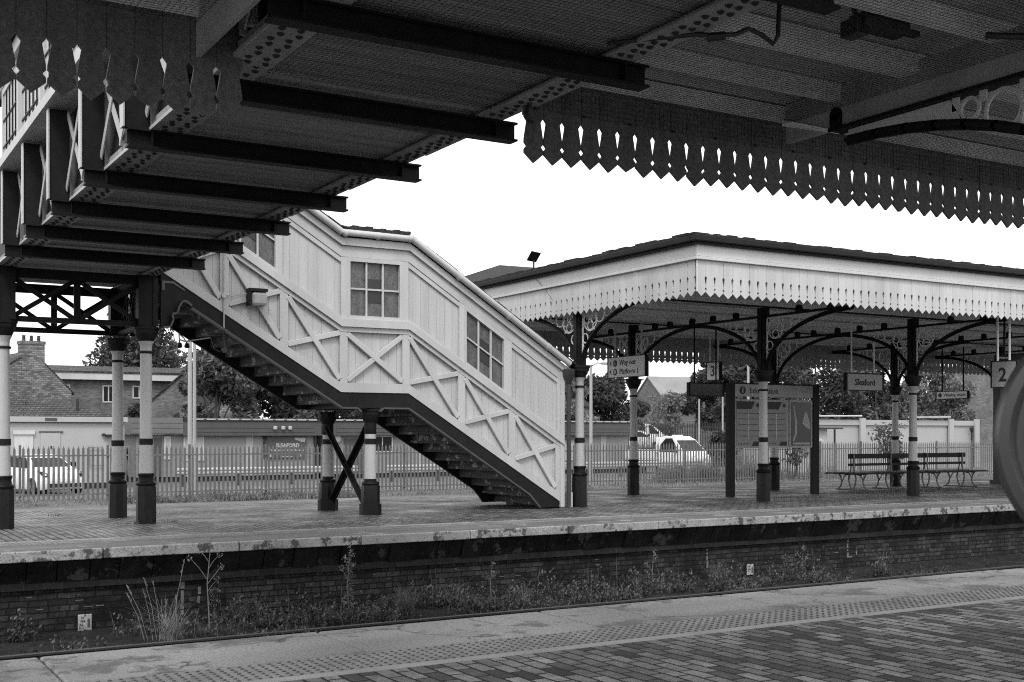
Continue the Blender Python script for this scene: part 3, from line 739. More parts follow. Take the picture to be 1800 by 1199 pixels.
# ------------------------------------------------------------------ far canopy
CN = thing('platform_canopy', 'white valanced platform canopy with dark gutter over the far platform', 'canopy', (20, 21, 4.0))
CX0, CX1, CY0, CY1 = 13.40, 48., 16.14, 27.
def board_poly(p):
    h = p/2; g = .0035
    half = [(0, 0), (h-g, .075*p/.185), (h-.004, .105), (h-.026, .131), (h-.0035, .157), (h-.005, .19), (h-.029, .325), (h-g*.6, .36)]
    return half
def valance(name, m_, parent, start, direction, normal, n_, p, ztip, ztop, th=.022):
    """row of shaped boards; direction and normal are unit axis vectors"""
    mb = MB(); D = Vector(direction); Nn = Vector(normal); S_ = Vector(start)
    half = board_poly(p)
    for k in range(n_):
        c = S_+D*(p*(k+.5)); j = rnd.uniform(-.007, .007)-(.012 if rnd.random() < .06 else 0); tw = rnd.uniform(-.003, .003); chip = rnd.uniform(.012, .04) if rnd.random() < .07 else 0
        right = half+[(p/2-.002, ztop-ztip)]; left = [(-a, b) for a, b in right[::-1]]
        pts = right+left[:-1]
        if chip: pts = [(chip*.9, chip*.75), *pts[1:], (-chip*.4, chip*.5)] if rnd.random() < .5 else [(0, chip*.55), *pts[1:]]
        mb.prism([c+D*a+Vector((0, 0, ztip+b+(j if b < .3 else j*.3)))+Nn*tw for a, b in pts], Nn*th)
    return mb.build(name, m_, parent)
valance('front_valance', VALW, CN, (CX0, CY0, 0), (1,0,0), (0,1,0), 90, .2035, 3.91, 4.55)
valance('end_valance', VALW, CN, (CX0, CY1-.02, 0), (0,-1,0), (1,0,0), 53, .2035, 3.91, 4.55)
valance('back_valance', mat('back_valance_paint', .3, .7, .12, 4, .2, 1.2, .05), CN, (CX0, CY1, 0), (1,0,0), (0,1,0), 165, .2065, 3.52, 4.4)
m = MB(); m.box(CX0-.03, CX1, CY0-.03, CY0+.03, 4.61, 4.845); m.box(CX0-.03, CX0+.03, CY0+.031, CY1, 4.61, 4.845)
m.box(CX0-.05, CX1, CY0-.055, CY0+.03, 4.55, 4.605); m.box(CX0-.055, CX0+.03, CY0+.031, CY1, 4.55, 4.605); m.build('fascia', FASC, CN, bevel=.008)
MB().box(CX0-.012, CX0+.012, CY0-.012, CY0+.012, 3.99, 4.548).build('corner_board', FASC, CN)
m = MB(); m.box(CX0-.16, CX1, CY0-.16, CY0+.0, 4.852, 4.965); m.box(CX0-.16, CX0, CY0+.001, CY1+.1, 4.852, 4.965)
m.box(CX0-.12, CX1, CY0-.12, CY0+.0, 4.81, 4.851); m.box(CX0-.12, CX0, CY0+.001, CY1, 4.81, 4.851); m.build('gutter', DARK, CN, bevel=.02)
m = MB(); e = 4.97
fc, ap = (CX0-.12, CY0-.12, e), (15.2, 26.1, 5.80)
h1 = (CX0-.12, 21.6, e)
m.add([fc, (CX1, CY0-.12, e), (CX1, 21.6, e+.16), (13.9, 21.6, e+.10), h1], [(0,1,2,3,4)])
m.add([(CX0-.12, 21.6, e+.002), (13.9, 21.6, e+.102), ap, (CX0-.12, 28.5, e)], [(0,1,2,3)])
m.add([(13.9, 21.6, e+.102), (CX1, 21.6, e+.16), (CX1, 26.1, 5.80), ap], [(0,1,2,3)])
m.add([ap, (CX1, 26.1, 5.8), (CX1, 30, e), (CX0-.12, 30, e)], [(0,1,2,3)])
m.build('roof', SLATE, CN)
m = MB(); x = CX0-.16      # ragged felt / slate edge above the gutter
while x < 26:
    w_ = rnd.uniform(.12, .3); m.box(x, x+w_-.004, CY0-.14, CY0+.3, 4.968, 4.985+rnd.uniform(0, .025)); x += w_
y = CY0-.1
while y < CY1:
    w_ = rnd.uniform(.12, .3); m.box(CX0-.14, CX0+.2, y, y+w_-.004, 4.9685, 4.99+rnd.uniform(0, .035)); y += w_
m.build('roof_edge', ROOFF, CN)
m = MB(); y = CY0+.03
while y < CY1-.03:
    m.box(CX0+.04, CX1, y+.002, y+.148, 4.40+rnd.uniform(-.003, .003), 4.45); y += .15
m.build('soffit', SOFF, CN)
m = MB()
for y in [CY0+.06, CY0+.9, CY0+1.8, 19.4, 20.8, 22.2, 23.3, 24.9, 25.9, CY1-.1]: m.box(CX0+.05, CX1, y, y+.09, 4.27, 4.398)
m.build('purlin', PURL, CN)
for x in XC:
    m = MB(); m.box(x-.06, x+.06, CY0+.03, CY1-.001, 4.07, 4.115); lug = MB()
    for y in (16.8, 17.7, 18.6, 20.6, 21.4, 22.15, 23.0, 23.6, 25.5, 26.3):
        lug.lathe(0, 0, [(.06, -.05), (.06, .05)], 10, 0, Matrix.Translation((x, y, 4.2)) @ Matrix.Rotation(R(90), 4, 'Y')); lug.box(x-.05, x+.05, y-.06, y+.06, 4.102, 4.2)
    build_multi('transverse_beam', [(m, IRON), (lug, DARK)], CN)
m = MB(); m.tube([(13.8, 18.9, 4.2), (30, 18.9, 4.2)], .02, 6); m.tube([(13.8, 23.6, 4.22), (34, 23.6, 4.22)], .018, 6); m.build('cable_pipe', DARK, CN)
SL = thing('solar_light', 'small dark tilted solar panel light on a short pole on the canopy roof', 'light', (CX0, 21.55, 4.98))
m = MB(); m.tube([(CX0, 21.55, 4.98), (CX0, 21.55, 5.22)], .018, 8); m.build('pole', IRON, SL)
m = MB(); M_ = Matrix.Translation((CX0, 21.55, 5.29)) @ Matrix.Rotation(R(-40), 4, 'X') @ Matrix.Rotation(R(10), 4, 'Y')
m.box(-.11, .11, -.13, .13, -.012, .012); m.xform(M_); m.build('panel', DARK, SL)
WI = MB().tube([(CX0-.06, 21.5, 4.86), (CX0-.05, 21.1, 4.6), (CX0-.035, 20.75, 4.28)], .005, 5).build('loose_wire', BLACK); tag(WI, 'thin loose wire hanging down the end fascia of the far canopy', 'wire')
# signs hanging from the canopy
def hang_sign_x(name, label, cat, y, x0, x1, z0, z1, m_face, poles, ztop=4.3, mp=None, th=.07, trim=None):
    t = thing(name, label, cat, ((x0+x1)/2, y, z0))
    m = MB(); m.box(x0, x1, y, y+th, z0, z1); m.build('panel', m_face, t)
    m = MB(); m.box(x0-.05, x0-.001, y-.012, y+th+.012, z0-.02, z1+.03); m.box(x1+.001, x1+.05, y-.012, y+th+.012, z0-.02, z1+.03); m.box(x0, x1, y-.012, y+th+.012, z1+.001, z1+.03); m.box(x0, x1, y-.012, y+th+.012, z0-.02, z0-.001); m.build('frame', trim or DARK, t)
    for p in poles:
        m = MB(); m.tube([(p, y+th/2, z1+.031), (p, y+th/2, ztop)], .02, 8); m.build('hanger', mp or DARK, t)
    return t
def hang_sign_y(name, label, cat, x, y0, y1, z0, z1, m_face, poles, ztop=4.3, mp=None, th=.08):
    t = thing(name, label, cat, (x, (y0+y1)/2, z0))
    m = MB(); m.box(x, x+th, y0, y1, z0, z1); m.build('panel', m_face, t)
    m = MB(); m.box(x-.012, x+th+.012, y0-.03, y0-.001, z0-.02, z1+.02); m.box(x-.012, x+th+.012, y1+.001, y1+.03, z0-.02, z1+.02); m.box(x-.01, x+th+.01, y0, y1, z0-.02, z0-.001); m.box(x-.01, x+th+.01, y0, y1, z1+.001, z1+.02); m.build('frame', IRON, t)
    for p in poles:
        m = MB(); m.tube([(x+th/2, p, z1+.021), (x+th/2, p, ztop)], .024, 8); m.build('hanger', mp or TRAC, t)
    return t
WO = hang_sign_y('hanging_sign', 'white hanging sign reading Way out and Platform 1 with arrows', 'sign', 17.6, 23.16, 24.70, 2.92, 3.42, SIGNW, (23.35, 24.45), mp=GREYP)
text('lettering', 'Way out', .19, (17.595, 24.22, 3.22), '-x', INK, WO); text('lettering', 'Platform 1', .19, (17.595, 24.22, 2.995), '-x', INK, WO)
def disc_x(mb, x, y, z, r, n=18): mb.lathe(0, 0, [(r, 0), (r, .004)], n, 0, Matrix.Translation((x, y, z)) @ Matrix.Rotation(R(-90), 4, 'Y'))
m = MB()
for zc in (3.27, 3.05): disc_x(m, 17.599, 24.40, zc, .085)
for zc in (3.26, 3.04):   # arrows pointing up and left
    m.beam((17.597, 24.63, zc+.05), (17.597, 24.555, zc-.05), .004, .02, (0, -.1, -.075)); m.prism([(17.595, 24.635, zc+.055), (17.595, 24.635, zc-.015), (17.595, 24.61, zc-.015), (17.595, 24.61, zc+.02), (17.595, 24.61, zc+.032), (17.595, 24.57, zc+.032), (17.595, 24.57, zc+.055)], (.004, 0, 0))
m.build('symbol', INK, WO)
m = MB(); m.box(17.592, 17.594, 24.365, 24.435, 3.25, 3.262); m.box(17.592, 17.594, 24.37, 24.43, 3.28, 3.292); m.box(17.592, 17.594, 24.375, 24.425, 3.01, 3.1); m.build('symbol_detail', SIGNW, WO)
T3 = hang_sign_y('platform_number_sign', 'small pale hanging sign with the number 3', 'sign', 22.2, 25.77, 26.30, 3.03, 3.52, SIGNW, (25.85, 26.2)); text('lettering', '3', .42, (22.195, 25.93+.22, 3.14), '-x', INK, T3, bold=.008)
T2 = hang_sign_y('platform_number_sign', 'grey hanging sign with the number 2 beside the round casing', 'sign', 22.7, 16.55, 17.17, 2.53, 3.09, POST, (16.75, 17.05)); text('lettering', '2', .42, (22.695, 17.0, 2.66), '-x', INK, T2, bold=.008)
BS = hang_sign_x('display_screen', 'blank grey hanging train display box left of the information board', 'screen', 24., 19.70, 20.80, 2.49, 2.80, SIGNG, (19.87, 20.6))
SN = hang_sign_x('station_name_sign', 'grey hanging station name sign reading Sleaford', 'sign', 21.0, 22.24, 23.49, 2.59, 2.99, POST, (22.42, 23.22), mp=TRAC)
text('lettering', 'Sleaford', .22, (22.865, 20.995, 2.71), '-y', INK, SN, align='CENTER', bold=.004)
WR = hang_sign_y('hanging_sign', 'narrow pale hanging sign reading Waiting room with a small symbol', 'sign', 32., 25.13, 26.33, 2.64, 2.86, SIGNW, (25.3, 26.13), mp=DARK)
text('lettering', 'Waiting room', .15, (31.995, 26.05, 2.705), '-x', INK, WR); m = MB(); disc_x(m, 31.999, 26.19, 2.75, .07); m.build('symbol', INK, WR)
DS = hang_sign_y('departure_screen', 'dark hanging departure display above the number 2 sign', 'screen', 23.4, 16.75, 17.6, 3.0, 3.28, BLACK, (17.4,), mp=IRON)
text('lettering', 'Platform 2', .07, (23.395, 17.5, 3.2), '-x', SIGNW, DS); text('lettering', '-:--  Customers', .07, (23.395, 17.5, 3.1), '-x', SIGNW, DS)
# information board
IB = thing('information_board', 'large information board on two dark posts with two timetable posters and one picture poster', 'notice board', (20.75, 22.05, 0))
for x in (19.36, 22.19):
    m = MB(); m.box(x-.1, x+.1, 22.0, 22.12, -.1, 2.74); m.build('post', DARK, IB)
m = MB(); m.box(19.461, 22.089, 22.02, 22.1, 2.41, 2.71); m.build('header', POST, IB)
m = MB(); m.box(19.461, 22.089, 22.01, 22.11, 2.711, 2.74); m.build('header_cap', DARK, IB)
text('lettering', 'Information', .2, (19.95, 22.015, 2.49), '-y', INK, IB)
m = MB(); m.lathe(0, 0, [(.1, 0), (.1, .004)], 20, 0, Matrix.Translation((19.72, 22.019, 2.56)) @ Matrix.Rotation(R(90), 4, 'X')); m.build('symbol', INK, IB)
m = MB(); m.box(19.70, 19.74, 22.011, 22.014, 2.50, 2.59); m.box(19.70, 19.74, 22.011, 22.014, 2.605, 2.635); m.build('symbol_detail', POST, IB)
for k, (x0, x1) in enumerate(((19.48, 20.36), (20.42, 21.24), (21.29, 22.08))):
    m = MB(); m.box(x0, x1, 22.03, 22.09, 1.14, 2.34); fr = m.build('poster_case', GIRD, IB)
    m = MB(); m.box(x0+.05, x1-.05, 22.024, 22.029, 1.19, 2.29); m.build('poster', POSTG if k < 2 else POSTD, fr)
    m = MB(); w_ = x1-x0-.1; a = x0+.05
    if k < 2:
        m.xz([(a, 2.1), (a+w_*.62, 2.1), (a+w_*.76, 2.289), (a, 2.289)], 22.021, 22.0235); m.xz([(a+w_*.62, 1.191), (a+w_, 1.191), (a+w_, 1.30), (a+w_*.72, 1.30)], 22.021, 22.0235)
        for q in range(5): m.box(a+.05, a+w_-.05, 22.021, 22.0235, 1.99-q*.14, 2.003-q*.14)
        m.lathe(0, 0, [(.05, 0), (.05, .003)], 14, 0, Matrix.Translation((a+w_*.88, 22.023, 2.2)) @ Matrix.Rotation(R(90), 4, 'X'))
        for q in range(4): m.box(a+.05+q*.09, a+.09+q*.09, 22.021, 22.0235, 1.23, 1.26)
        m.build('poster_print', INK, fr)
        m = MB(); m.box(a+w_*.5-.006, a+w_*.5+.006, 22.0195, 22.0206, 1.35, 2.0); m.build('poster_fold', SIGNW, fr)
    else:
        m.xz([(a+.38, 1.75), (a+.45, 2.0), (a+.52, 2.08), (a+.57, 1.95), (a+.64, 1.78), (a+.66, 1.6), (a+.5, 1.66)], 22.02, 22.0235)
        m.xz([(a+.05, 1.3), (a+.12, 1.5), (a+.13, 1.8), (a+.06, 2.2), (a+.1, 2.2), (a+.2, 1.8), (a+.2, 1.5), (a+.1, 1.3)], 22.02, 22.0235); m.box(a+.05, a+w_-.05, 22.02, 22.0235, 1.22, 1.27); m.build('poster_print', POST, fr)
# bench
BN = thing('platform_bench', 'long double-sided bench with dark slats and curved iron legs behind a canopy column', 'bench', (26.6, 23, 0), )
bz = -.05
for ya, yb in ((22.5, 22.93), (23.07, 23.5)):
    m = MB()
    for q in range(5): y0 = ya+q*.088; m.box(24.0, 29.6, y0, y0+.078, bz+.455-(.01 if q in (0, 4) else 0), bz+.49-(.01 if q in (0, 4) else 0))
    m.build('seat', WOODD, BN, bevel=.006)
for z0, z1 in ((bz+.86, bz+.99), (bz+.66, bz+.73)):
    m = MB(); m.box(24.4, 29.2, 22.98, 23.02, z0, z1); m.build('backrest_slat', WOODD, BN, bevel=.006)
for x in (24.55, 26.0, 27.5, 29.0):
    m = MB()
    for s_ in (-1, 1):
        P_ = [(x, 23+s_*.06, bz+1.0), (x, 23+s_*.05, bz+.6), (x, 23+s_*.1, bz+.45), (x, 23+s_*.13, bz+.3), (x, 23+s_*.1, bz+.15), (x, 23+s_*.02, bz+.0)]
        m.tube(P_, .022, 8)
        P_ = [(x, 23+s_*.5, bz+.45), (x, 23+s_*.42, bz+.36), (x, 23+s_*.38, bz+.24), (x, 23+s_*.42, bz+.1), (x, 23+s_*.54, bz+.0)]
        m.tube(P_, .022, 8); m.tube([(x, 23+s_*.05, bz+.44), (x, 23+s_*.5, bz+.44)], .02, 8)
        P_ = [(x+.02, 23+s_*.38, bz+.24), (x+.02, 23+s_*.28, bz+.4), (x+.02, 23+s_*.12, bz+.43)]; m.tube(P_, .015, 6)
    m.tube([(x, 22.4, bz+.015), (x, 23.6, bz+.015)], .02, 8)
    m.build('iron_leg', CASTG, BN, smooth=True)
# dark totem at the right
TT = thing('poster_stand', 'tall narrow black poster stand with a small pale notice near the far canopy end', 'poster stand', (31.8, 23.9, -.06))
m = MB(); m.box(31.72, 31.84, 23.7, 23.95, -.06, 2.95); m.box(31.68, 31.9, 23.6, 24.05, -.06, .06); m.build('frame', BLACK, TT)
m = MB(); m.box(31.841, 33.3, 23.78, 23.86, .0, 2.9); m.build('panel', SIGND, TT)
m = MB(); m.box(31.86, 32.4, 23.765, 23.779, 1.1, 1.5); m.build('notice', POST, TT)
# ------------------------------------------------------------------ near canopy (overhead)
NC = thing('near_canopy', 'dark underside of the near platform canopy with shaped valance boards overhead', 'canopy', (8, 5, 4.3))
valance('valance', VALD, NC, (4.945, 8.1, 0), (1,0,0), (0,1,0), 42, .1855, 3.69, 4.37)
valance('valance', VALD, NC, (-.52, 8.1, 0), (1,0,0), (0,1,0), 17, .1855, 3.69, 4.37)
def ceil_z(y): return 4.50+.035*(8.1-y)
for x0, x1 in ((5.22, 14.5), (-2, 2.3)):
    m = MB(); y = 8.16
    while y > -1:
        zc = ceil_z(y); m.prism([(x0, y, zc), (x0, y-.157, zc+.0055), (x0, y-.157, zc+.03), (x0, y, zc+.03)], (x1-x0, 0, 0)); y -= .16
    m.build('ceiling_boards', CEIL, NC)
    m = MB()
    m.box(x0, x1, 8.01, 8.098, 4.36, 4.49)
    for y, wd in ((7.36, .09), (6.58, .2), (5.75, .1), (4.9, .1), (4.1, .1)): m.box(x0, x1, y-wd/2, y+wd/2, ceil_z(y)-.15, ceil_z(y)-.004)
    m.build('purlin', PURLN, NC)
m = MB(); m.box(2.30, 2.33, 2, 8.09, 4.085, 4.75); m.build('side_board', GIRDN, NC)
m = MB(); m.box(4.96, 14.5, 8.128, 8.16, 4.07, 4.9); m.box(-2, 2.62, 8.128, 8.16, 4.07, 4.9); m.build('fascia', FASC, NC)
m = MB(); m.prism([(-2, 8.25, 4.75), (14.5, 8.25, 4.75), (14.5, -2, 5.2), (-2, -2, 5.2)], (0, 0, .05)); m.build('roof', SLATE, NC)
# transverse girder with bracket
m = MB(); m.box(7.62, 7.78, 2.0, 7.42, 4.115, 4.145); m.build('girder_flange', IRON, NC)
m = MB(); m.box(7.67, 7.73, 2.0, 7.98, 4.146, 4.50); m.build('girder_web', GIRDN, NC)
m = MB(); m.box(7.64, 7.76, 7.30, 7.42, 4.147, 4.26); m.lathe(0, 0, [(.06, -.06), (.06, .06)], 12, 0, Matrix.Translation((7.7, 7.36, 4.26)) @ Matrix.Rotation(R(90), 4, 'Y')); m.build('girder_end_lug', IRON, NC)
m = MB(); m.prism([(7.64, 7.4, 4.11), (7.64, 8.0, 4.30), (7.64, 8.0, 4.36), (7.64, 7.4, 4.14)], (.1, 0, 0)); m.build('raking_strut', PURLN, NC)
br = bracket(NC, 7.7, 4.5, 1, 2.75, 2.7, 4.02)
for c in list(br.children):
    bpy.data.objects.remove(c)
m = MB()
for y, z, r_ in ((6.02, 4.0, .085), (5.72, 3.93, .155), (5.35, 3.8, .22)): m.ring_yz(7.7, y, z, r_, .025, .02, 26)
def arch(t_): return (4.5+2.75*(1-math.cos(t_)), 2.7+1.32*math.sin(t_))
m.yz([arch(t_) for t_ in (1.12, 1.2, 1.3, 1.4, 1.57)]+[(7.25, 4.11), (6.2, 4.11)], 7.69, 7.71)
for y, z in ((6.15, 4.06), (5.9, 4.08), (5.55, 4.08)): m.box(7.69, 7.71, y-.03, y+.03, z-.05, z+.06)
m.build('tracery', TRACN, br)
NCOL = make_column('x', 2.44, r=.092, ped=.16, top=4.1, canopy=True)
NCOL.location = (7.7, 4.4, 0); bpy.context.view_layer.update(); NCOL.name = 'support_column'; NCOL.parent = NC; NCOL.matrix_parent_inverse = wm(NC).inverted()
for k_ in ('label', 'category', 'group'):
    if k_ in NCOL: del NCOL[k_]
# box, cable and clutter under the near roof
BX = thing('speaker_box', 'small black box fixed below the near canopy purlins', 'box', (6.5, 5.9, 4.35))
m = MB(); m.box(6.35, 6.8, 5.82, 5.98, 4.36, 4.46); m.box(6.3, 6.42, 5.86, 6.02, 4.30, 4.42); m.box(6.8, 6.95, 5.86, 5.92, 4.38, 4.42); m.build('housing', BLACK, BX, bevel=.008)
m = MB(); m.tube([(6.42, 5.95, 4.42), (6.38, 5.97, 4.52)], .02, 6); m.build('bracket', BLACK, BX)
CB = thing('hanging_cable', 'thick dark cable drooping beside the riveted girder end overhead', 'cable', (5.2, 5.6, 4.3))
m = MB(); m.tube([(4.7, 6.6, 4.165), (5.02, 6.05, 4.12), (5.1, 5.95, 4.10), (5.24, 5.92, 4.12), (5.32, 5.88, 4.16), (5.40, 5.84, 4.12), (5.46, 5.80, 4.06), (5.5, 5.8, 4.12), (5.52, 5.8, 4.4)], .016, 8); m.tube([(5.06, 5.99, 4.09), (5.16, 5.93, 4.10)], .03, 8); m.build('cable', BLACK, CB, smooth=True)
HO = tag(None or MB().tube([(4.97, 8.08, 4.13), (4.955, 8.08, 4.06), (4.97, 8.08, 4.02), (5.02, 8.08, 4.0)], .012, 6).build('gate_hook', BLACK), 'small dark iron hook curling at the first valance board beside the bridge', 'hook')
PC = tag(MB().tube([(7.2, 5.5, 4.33), (7.28, 5.4, 4.31), (7.5, 5.28, 4.31), (9.5, 4.9, 4.31)], .025, 8).build('pipe', BLACK, smooth=True), 'black pipe under the near canopy above the girder at the right edge', 'pipe')
# bird netting below the near canopy and over the bridge gap
def net(nm, label, x0, x1, y0, y1, z, pitch=.042):
    m = MB(); r_ = .0010
    x = x0
    while x <= x1: m.box(x-r_, x+r_, y0, y1, z-r_, z+r_); x += pitch
    y = y0
    while y <= y1: m.box(x0, x1, y-r_, y+r_, z+.0034-r_, z+.0034+r_); y += pitch
    return tag(m.build(nm, BLACK), label, 'netting')
net('bird_netting', 'fine bird netting stretched under the near canopy right of the bridge', 5.25, 13.0, 4.6, 8.06, 4.31)
m = MB(); x = 5.0; r_ = .0006      # the strip of net hanging down the back of the valance
while x < 12.6: m.box(x-r_, x+r_, 8.085, 8.088, 4.115, 4.31); x += .042
z = 4.115
while z < 4.32: m.box(5.0, 12.6, 8.0885, 8.0915, z-r_, z+r_); z += .042
for k in range(16):
    x = 5.05+k*.47; m.box(x-.012, x+.012, 8.08, 8.095, 4.105, 4.125)
tag(m.build('bird_netting', BLACK), 'strip of bird netting hung behind the near valance boards with small clips', 'netting')
net('bird_netting', 'fine bird netting under the near end of the bridge deck', 2.7, 4.95, 4.9, 8.4, 4.15)
net('bird_netting', 'fine bird netting under the canopy left of the bridge', -.4, 2.3, 6.2, 8.06, 4.31)
# round casing close to the camera
c0 = Vector((1.938, 1.1727, 1.491))
RC = thing('round_casing', 'blurred round dark grey casing with a raised rim, very close at the right edge', 'casing', (c0.x, c0.y, 0))
fw = Vector((c0.x, c0.y, 0)).normalized(); rot = Matrix.Translation(c0) @ (-fw).to_track_quat('Z', 'Y').to_matrix().to_4x4()
m = MB(); m.lathe(0, 0, [(.17, -.10), (.228, -.08), (.2356, -.03), (.234, .0), (.222, .014), (.205, .016), (.194, .004)], 72, 0, rot); m.build('rim', CASE, RC, smooth=True)
m = MB(); m.lathe(0, 0, [(.1935, -.02), (.1935, -.002), (.186, -.012), (.180, .008), (.15, .016), (.08, .02), (.0, .021)], 72, 0, rot); m.build('face', CASE, RC, smooth=True)
pc = c0+fw*.16
m = MB(); m.tube([(pc.x, pc.y, 0), (pc.x, pc.y, 1.9)], .045, 16); m.tube([c0+fw*.05, pc], .05, 12); m.build('post', DARK, RC, smooth=True)

# ------------------------------------------------------------------ beyond the platform
GZ = -.76
def fence(name, label, x0, x1, y, z0, h_, m_, pitch=.155, panel=2.75, w_=.078, rise=0.):
    t = thing(name, label, 'fence', (x0, y, z0))
    x = x0; k = 0
    while x < x1:
        xe = min(x+panel, x1); m = MB(); q = x+.09
        while q < xe-.05:
            zt = z0+h_+rnd.uniform(-.012, .012); a = rnd.uniform(-.004, .004)
            m.prism([(q-w_/2, y+.012, z0+.06), (q+w_/2, y+.012, z0+.06), (q+w_/2+a, y+.012, zt-.11), (q+w_*.22+a, y+.012, zt-.075), (q+a, y+.012, zt), (q-w_*.22+a, y+.012, zt-.075), (q-w_/2+a, y+.012, zt-.11)], (0, -.006, 0))
            m.box(q-w_*.18+a*.5, q+w_*.18+a*.5, y-.008, y+.005, z0+.06, zt-.13); q += pitch
        m.box(x, xe, y+.0125, y+.05, z0+h_-.36, z0+h_-.31); m.box(x, xe, y+.0125, y+.05, z0+.22, z0+.27)
        m.build('panel', m_, t)
        p = MB().box(x-.035, x+.035, y+.051, y+.12, z0-.1, z0+h_+.02); p.build('post', mat_post if m_ is FENCE else m_, t); x += panel
    return t
mat_post = mat('fence_post', .10, .6, .25, 6, .2, 2, .05)
fence('palisade_fence', 'long galvanised palisade fence of pointed pales between the platform and the car park', 3.2, 60, 41., GZ, 1.86, FENCE)
RG = .25
m = MB().add([(40, 63.5, GZ-.02), (200, 63.5, GZ-.02), (200, 65.4, RG), (40, 65.4, RG), (200, 140, RG), (40, 140, RG)], [(0,1,2,3), (3,2,4,5)]); struct('raised_bank', m, SOIL)
m = MB().add([(44, 69, RG+.02), (200, 69, RG+.02), (200, 80, RG+.02), (44, 80, RG+.02)], [(0,1,2,3)]); struct('road', m, ASPH)
fence('palisade_fence', 'dark palisade fence on the raised bank behind the white pickup', 46.5, 75, 66., RG, 2.05, FENCED)
m = MB().add([(-20, 41.6, GZ+.01), (120, 41.6, GZ+.01), (120, 60, GZ+.01), (-20, 60, GZ+.01)], [(0,1,2,3)]); struct('car_park', m, ASPH)
m = MB()
for k in range(14):
    x = 16+k*2.5; m.add([(x, 43.2, GZ+.016), (x+.1, 43.2, GZ+.016), (x+.1, 47.8, GZ+.016), (x, 47.8, GZ+.016)], [(0,1,2,3)])
struct('parking_line', m, LINE)
def barrier(x0, x1, y, label):
    t = thing('crash_barrier', label, 'barrier', ((x0+x1)/2, y, GZ), 'white crash barriers in the car park')
    m = MB(); z = GZ+.5
    m.prism([(x0, y, z), (x0, y-.05, z+.05), (x0, y-.05, z+.11), (x0, y, z+.15), (x0, y-.05, z+.19), (x0, y-.05, z+.25), (x0, y, z+.3), (x0, y+.02, z+.3), (x0, y+.02, z)], (x1-x0, 0, 0)); m.build('beam', PALE, t)
    x = x0+.3
    while x < x1: p = MB().box(x-.06, x+.06, y+.021, y+.14, GZ, z+.26); p.build('post', BARK, t); x += 2.4
barrier(13.4, 21.6, 50, 'white crash barrier below the grey cabin with the white window')
barrier(23.1, 33, 50, 'white crash barrier seen under the lower stair flight')
barrier(33.8, 42, 50, 'white crash barrier beside the light column, right of the stair foot')
# grey site cabins
mat_joint = mat('cabin_joint', .31, .6, .05, 2, .1, 1, 0)
def cabin(label, x0, x1, y, light_to=None):
    t = thing('site_cabin', label, 'cabin', ((x0+x1)/2, y, GZ), 'grey cabins in the car park')
    m = MB().box(x0, x1, y, y+5, GZ+.25, 1.42); 
    x = x0+.0
    j_ = MB(); x = x0+2.4
    while x < x1-.5: j_.box(x-.18, x+.18, y-.02, y-.001, GZ+.25, 1.4); x += 2.9
    build_multi('wall', [(m, CABIN), (j_, mat_joint)], t)
    m = MB(); m.box(x0+.05, x1-.05, y+.1, y+4.9, GZ, GZ+.249); m.build('base', BLACK, t)
    a = x0
    if light_to:
        m = MB(); m.box(x0-.25, light_to, y-.28, y+5.2, 1.46, 2.22)
        for q in range(3): m.box(x0-.28, light_to-.0, y-.30, y-.281, 1.52+q*.23, 1.70+q*.23)
        m.build('fascia', CABL, t); a = light_to+.02
    m = MB(); m.box(a-.02, x1+.2, y-.28, y+5.2, 1.46, 2.08); m.box(a-.02, x1+.25, y-.32, y-.28, 1.40, 1.47)
    xs = a+.6
    while xs < x1-1.5: m.box(xs, min(xs+5.8, x1), y-.30, y-.281, 1.56, 1.72); m.box(xs, min(xs+5.8, x1), y-.30, y-.281, 1.76, 1.92); xs += 6.2
    m.build('fascia', CABF, t)
    m = MB(); m.box(a, x1+.25, y-.33, y+5.2, 2.082, 2.17); m.build('roof_edge', SLATE, t)
    m = MB(); xs = a+.5
    while xs < x1: m.box(xs, xs+.42, y-.36, y+.4, 2.13, 2.20); xs += .56
    m.build('roof_clip', PALE, t)
    return t
KA = cabin('long grey site cabin with a white window and a dark station name board', 12.9, 21.55, 55, 14.95)
KB = cabin('grey site cabin behind the stair landing with a dark door and a round white lamp', 21.95, 40.6, 55)
def win(parent, x0, x1, z0, z1, y, bars=1, nm='window', mfr=WHITE, mp=None):
    f = MB(); b = .06; f.box(x0, x1, y-.03, y, z0, z0+b); f.box(x0, x1, y-.03, y, z1-b, z1); f.box(x0, x0+b, y-.029, y, z0+b, z1-b); f.box(x1-b, x1, y-.029, y, z0+b, z1-b)
    for k in range(1, bars+1): xx = x0+(x1-x0)*k/(bars+1); f.box(xx-.025, xx+.025, y-.028, y, z0+b, z1-b)
    o = f.build(nm, mfr, parent)
    g = MB().box(x0+b, x1-b, y-.014, y-.008, z0+b, z1-b); g.build('pane', mp or GLASS, o); return o
win(KA, 15.04, 16.0, .23, 1.36, 54.97, 1, mp=PALE); win(KA, 14.15, 14.45, .3, 1.36, 54.97, 0, mp=PALE)
d = MB().box(13.7, 14.05, 54.95, 54.999, -.5, 1.3); d.build('door', CABF, KA)
for k, x in enumerate((19.35, 19.75, 20.1)): m = MB(); m.lathe(x, 54.62, [(.03, 1.66), (.1, 1.70), (.1, 1.82), (.04, 1.86)], 10); m.build('floodlight', PALE, KA)
m = MB(); m.tube([(18.85, 54.95, 1.4), (18.93, 54.95, 1.2), (18.93, 54.95, .3)], .05, 6); m.tube([(19.05, 54.95, 1.4), (18.97, 54.95, 1.2)], .03, 6); m.build('downpipe', BLACK, KA)
MB().tube([(21.5, 54.93, 1.4), (21.5, 54.93, GZ)], .07, 8).build('downpipe', BLACK, KA)
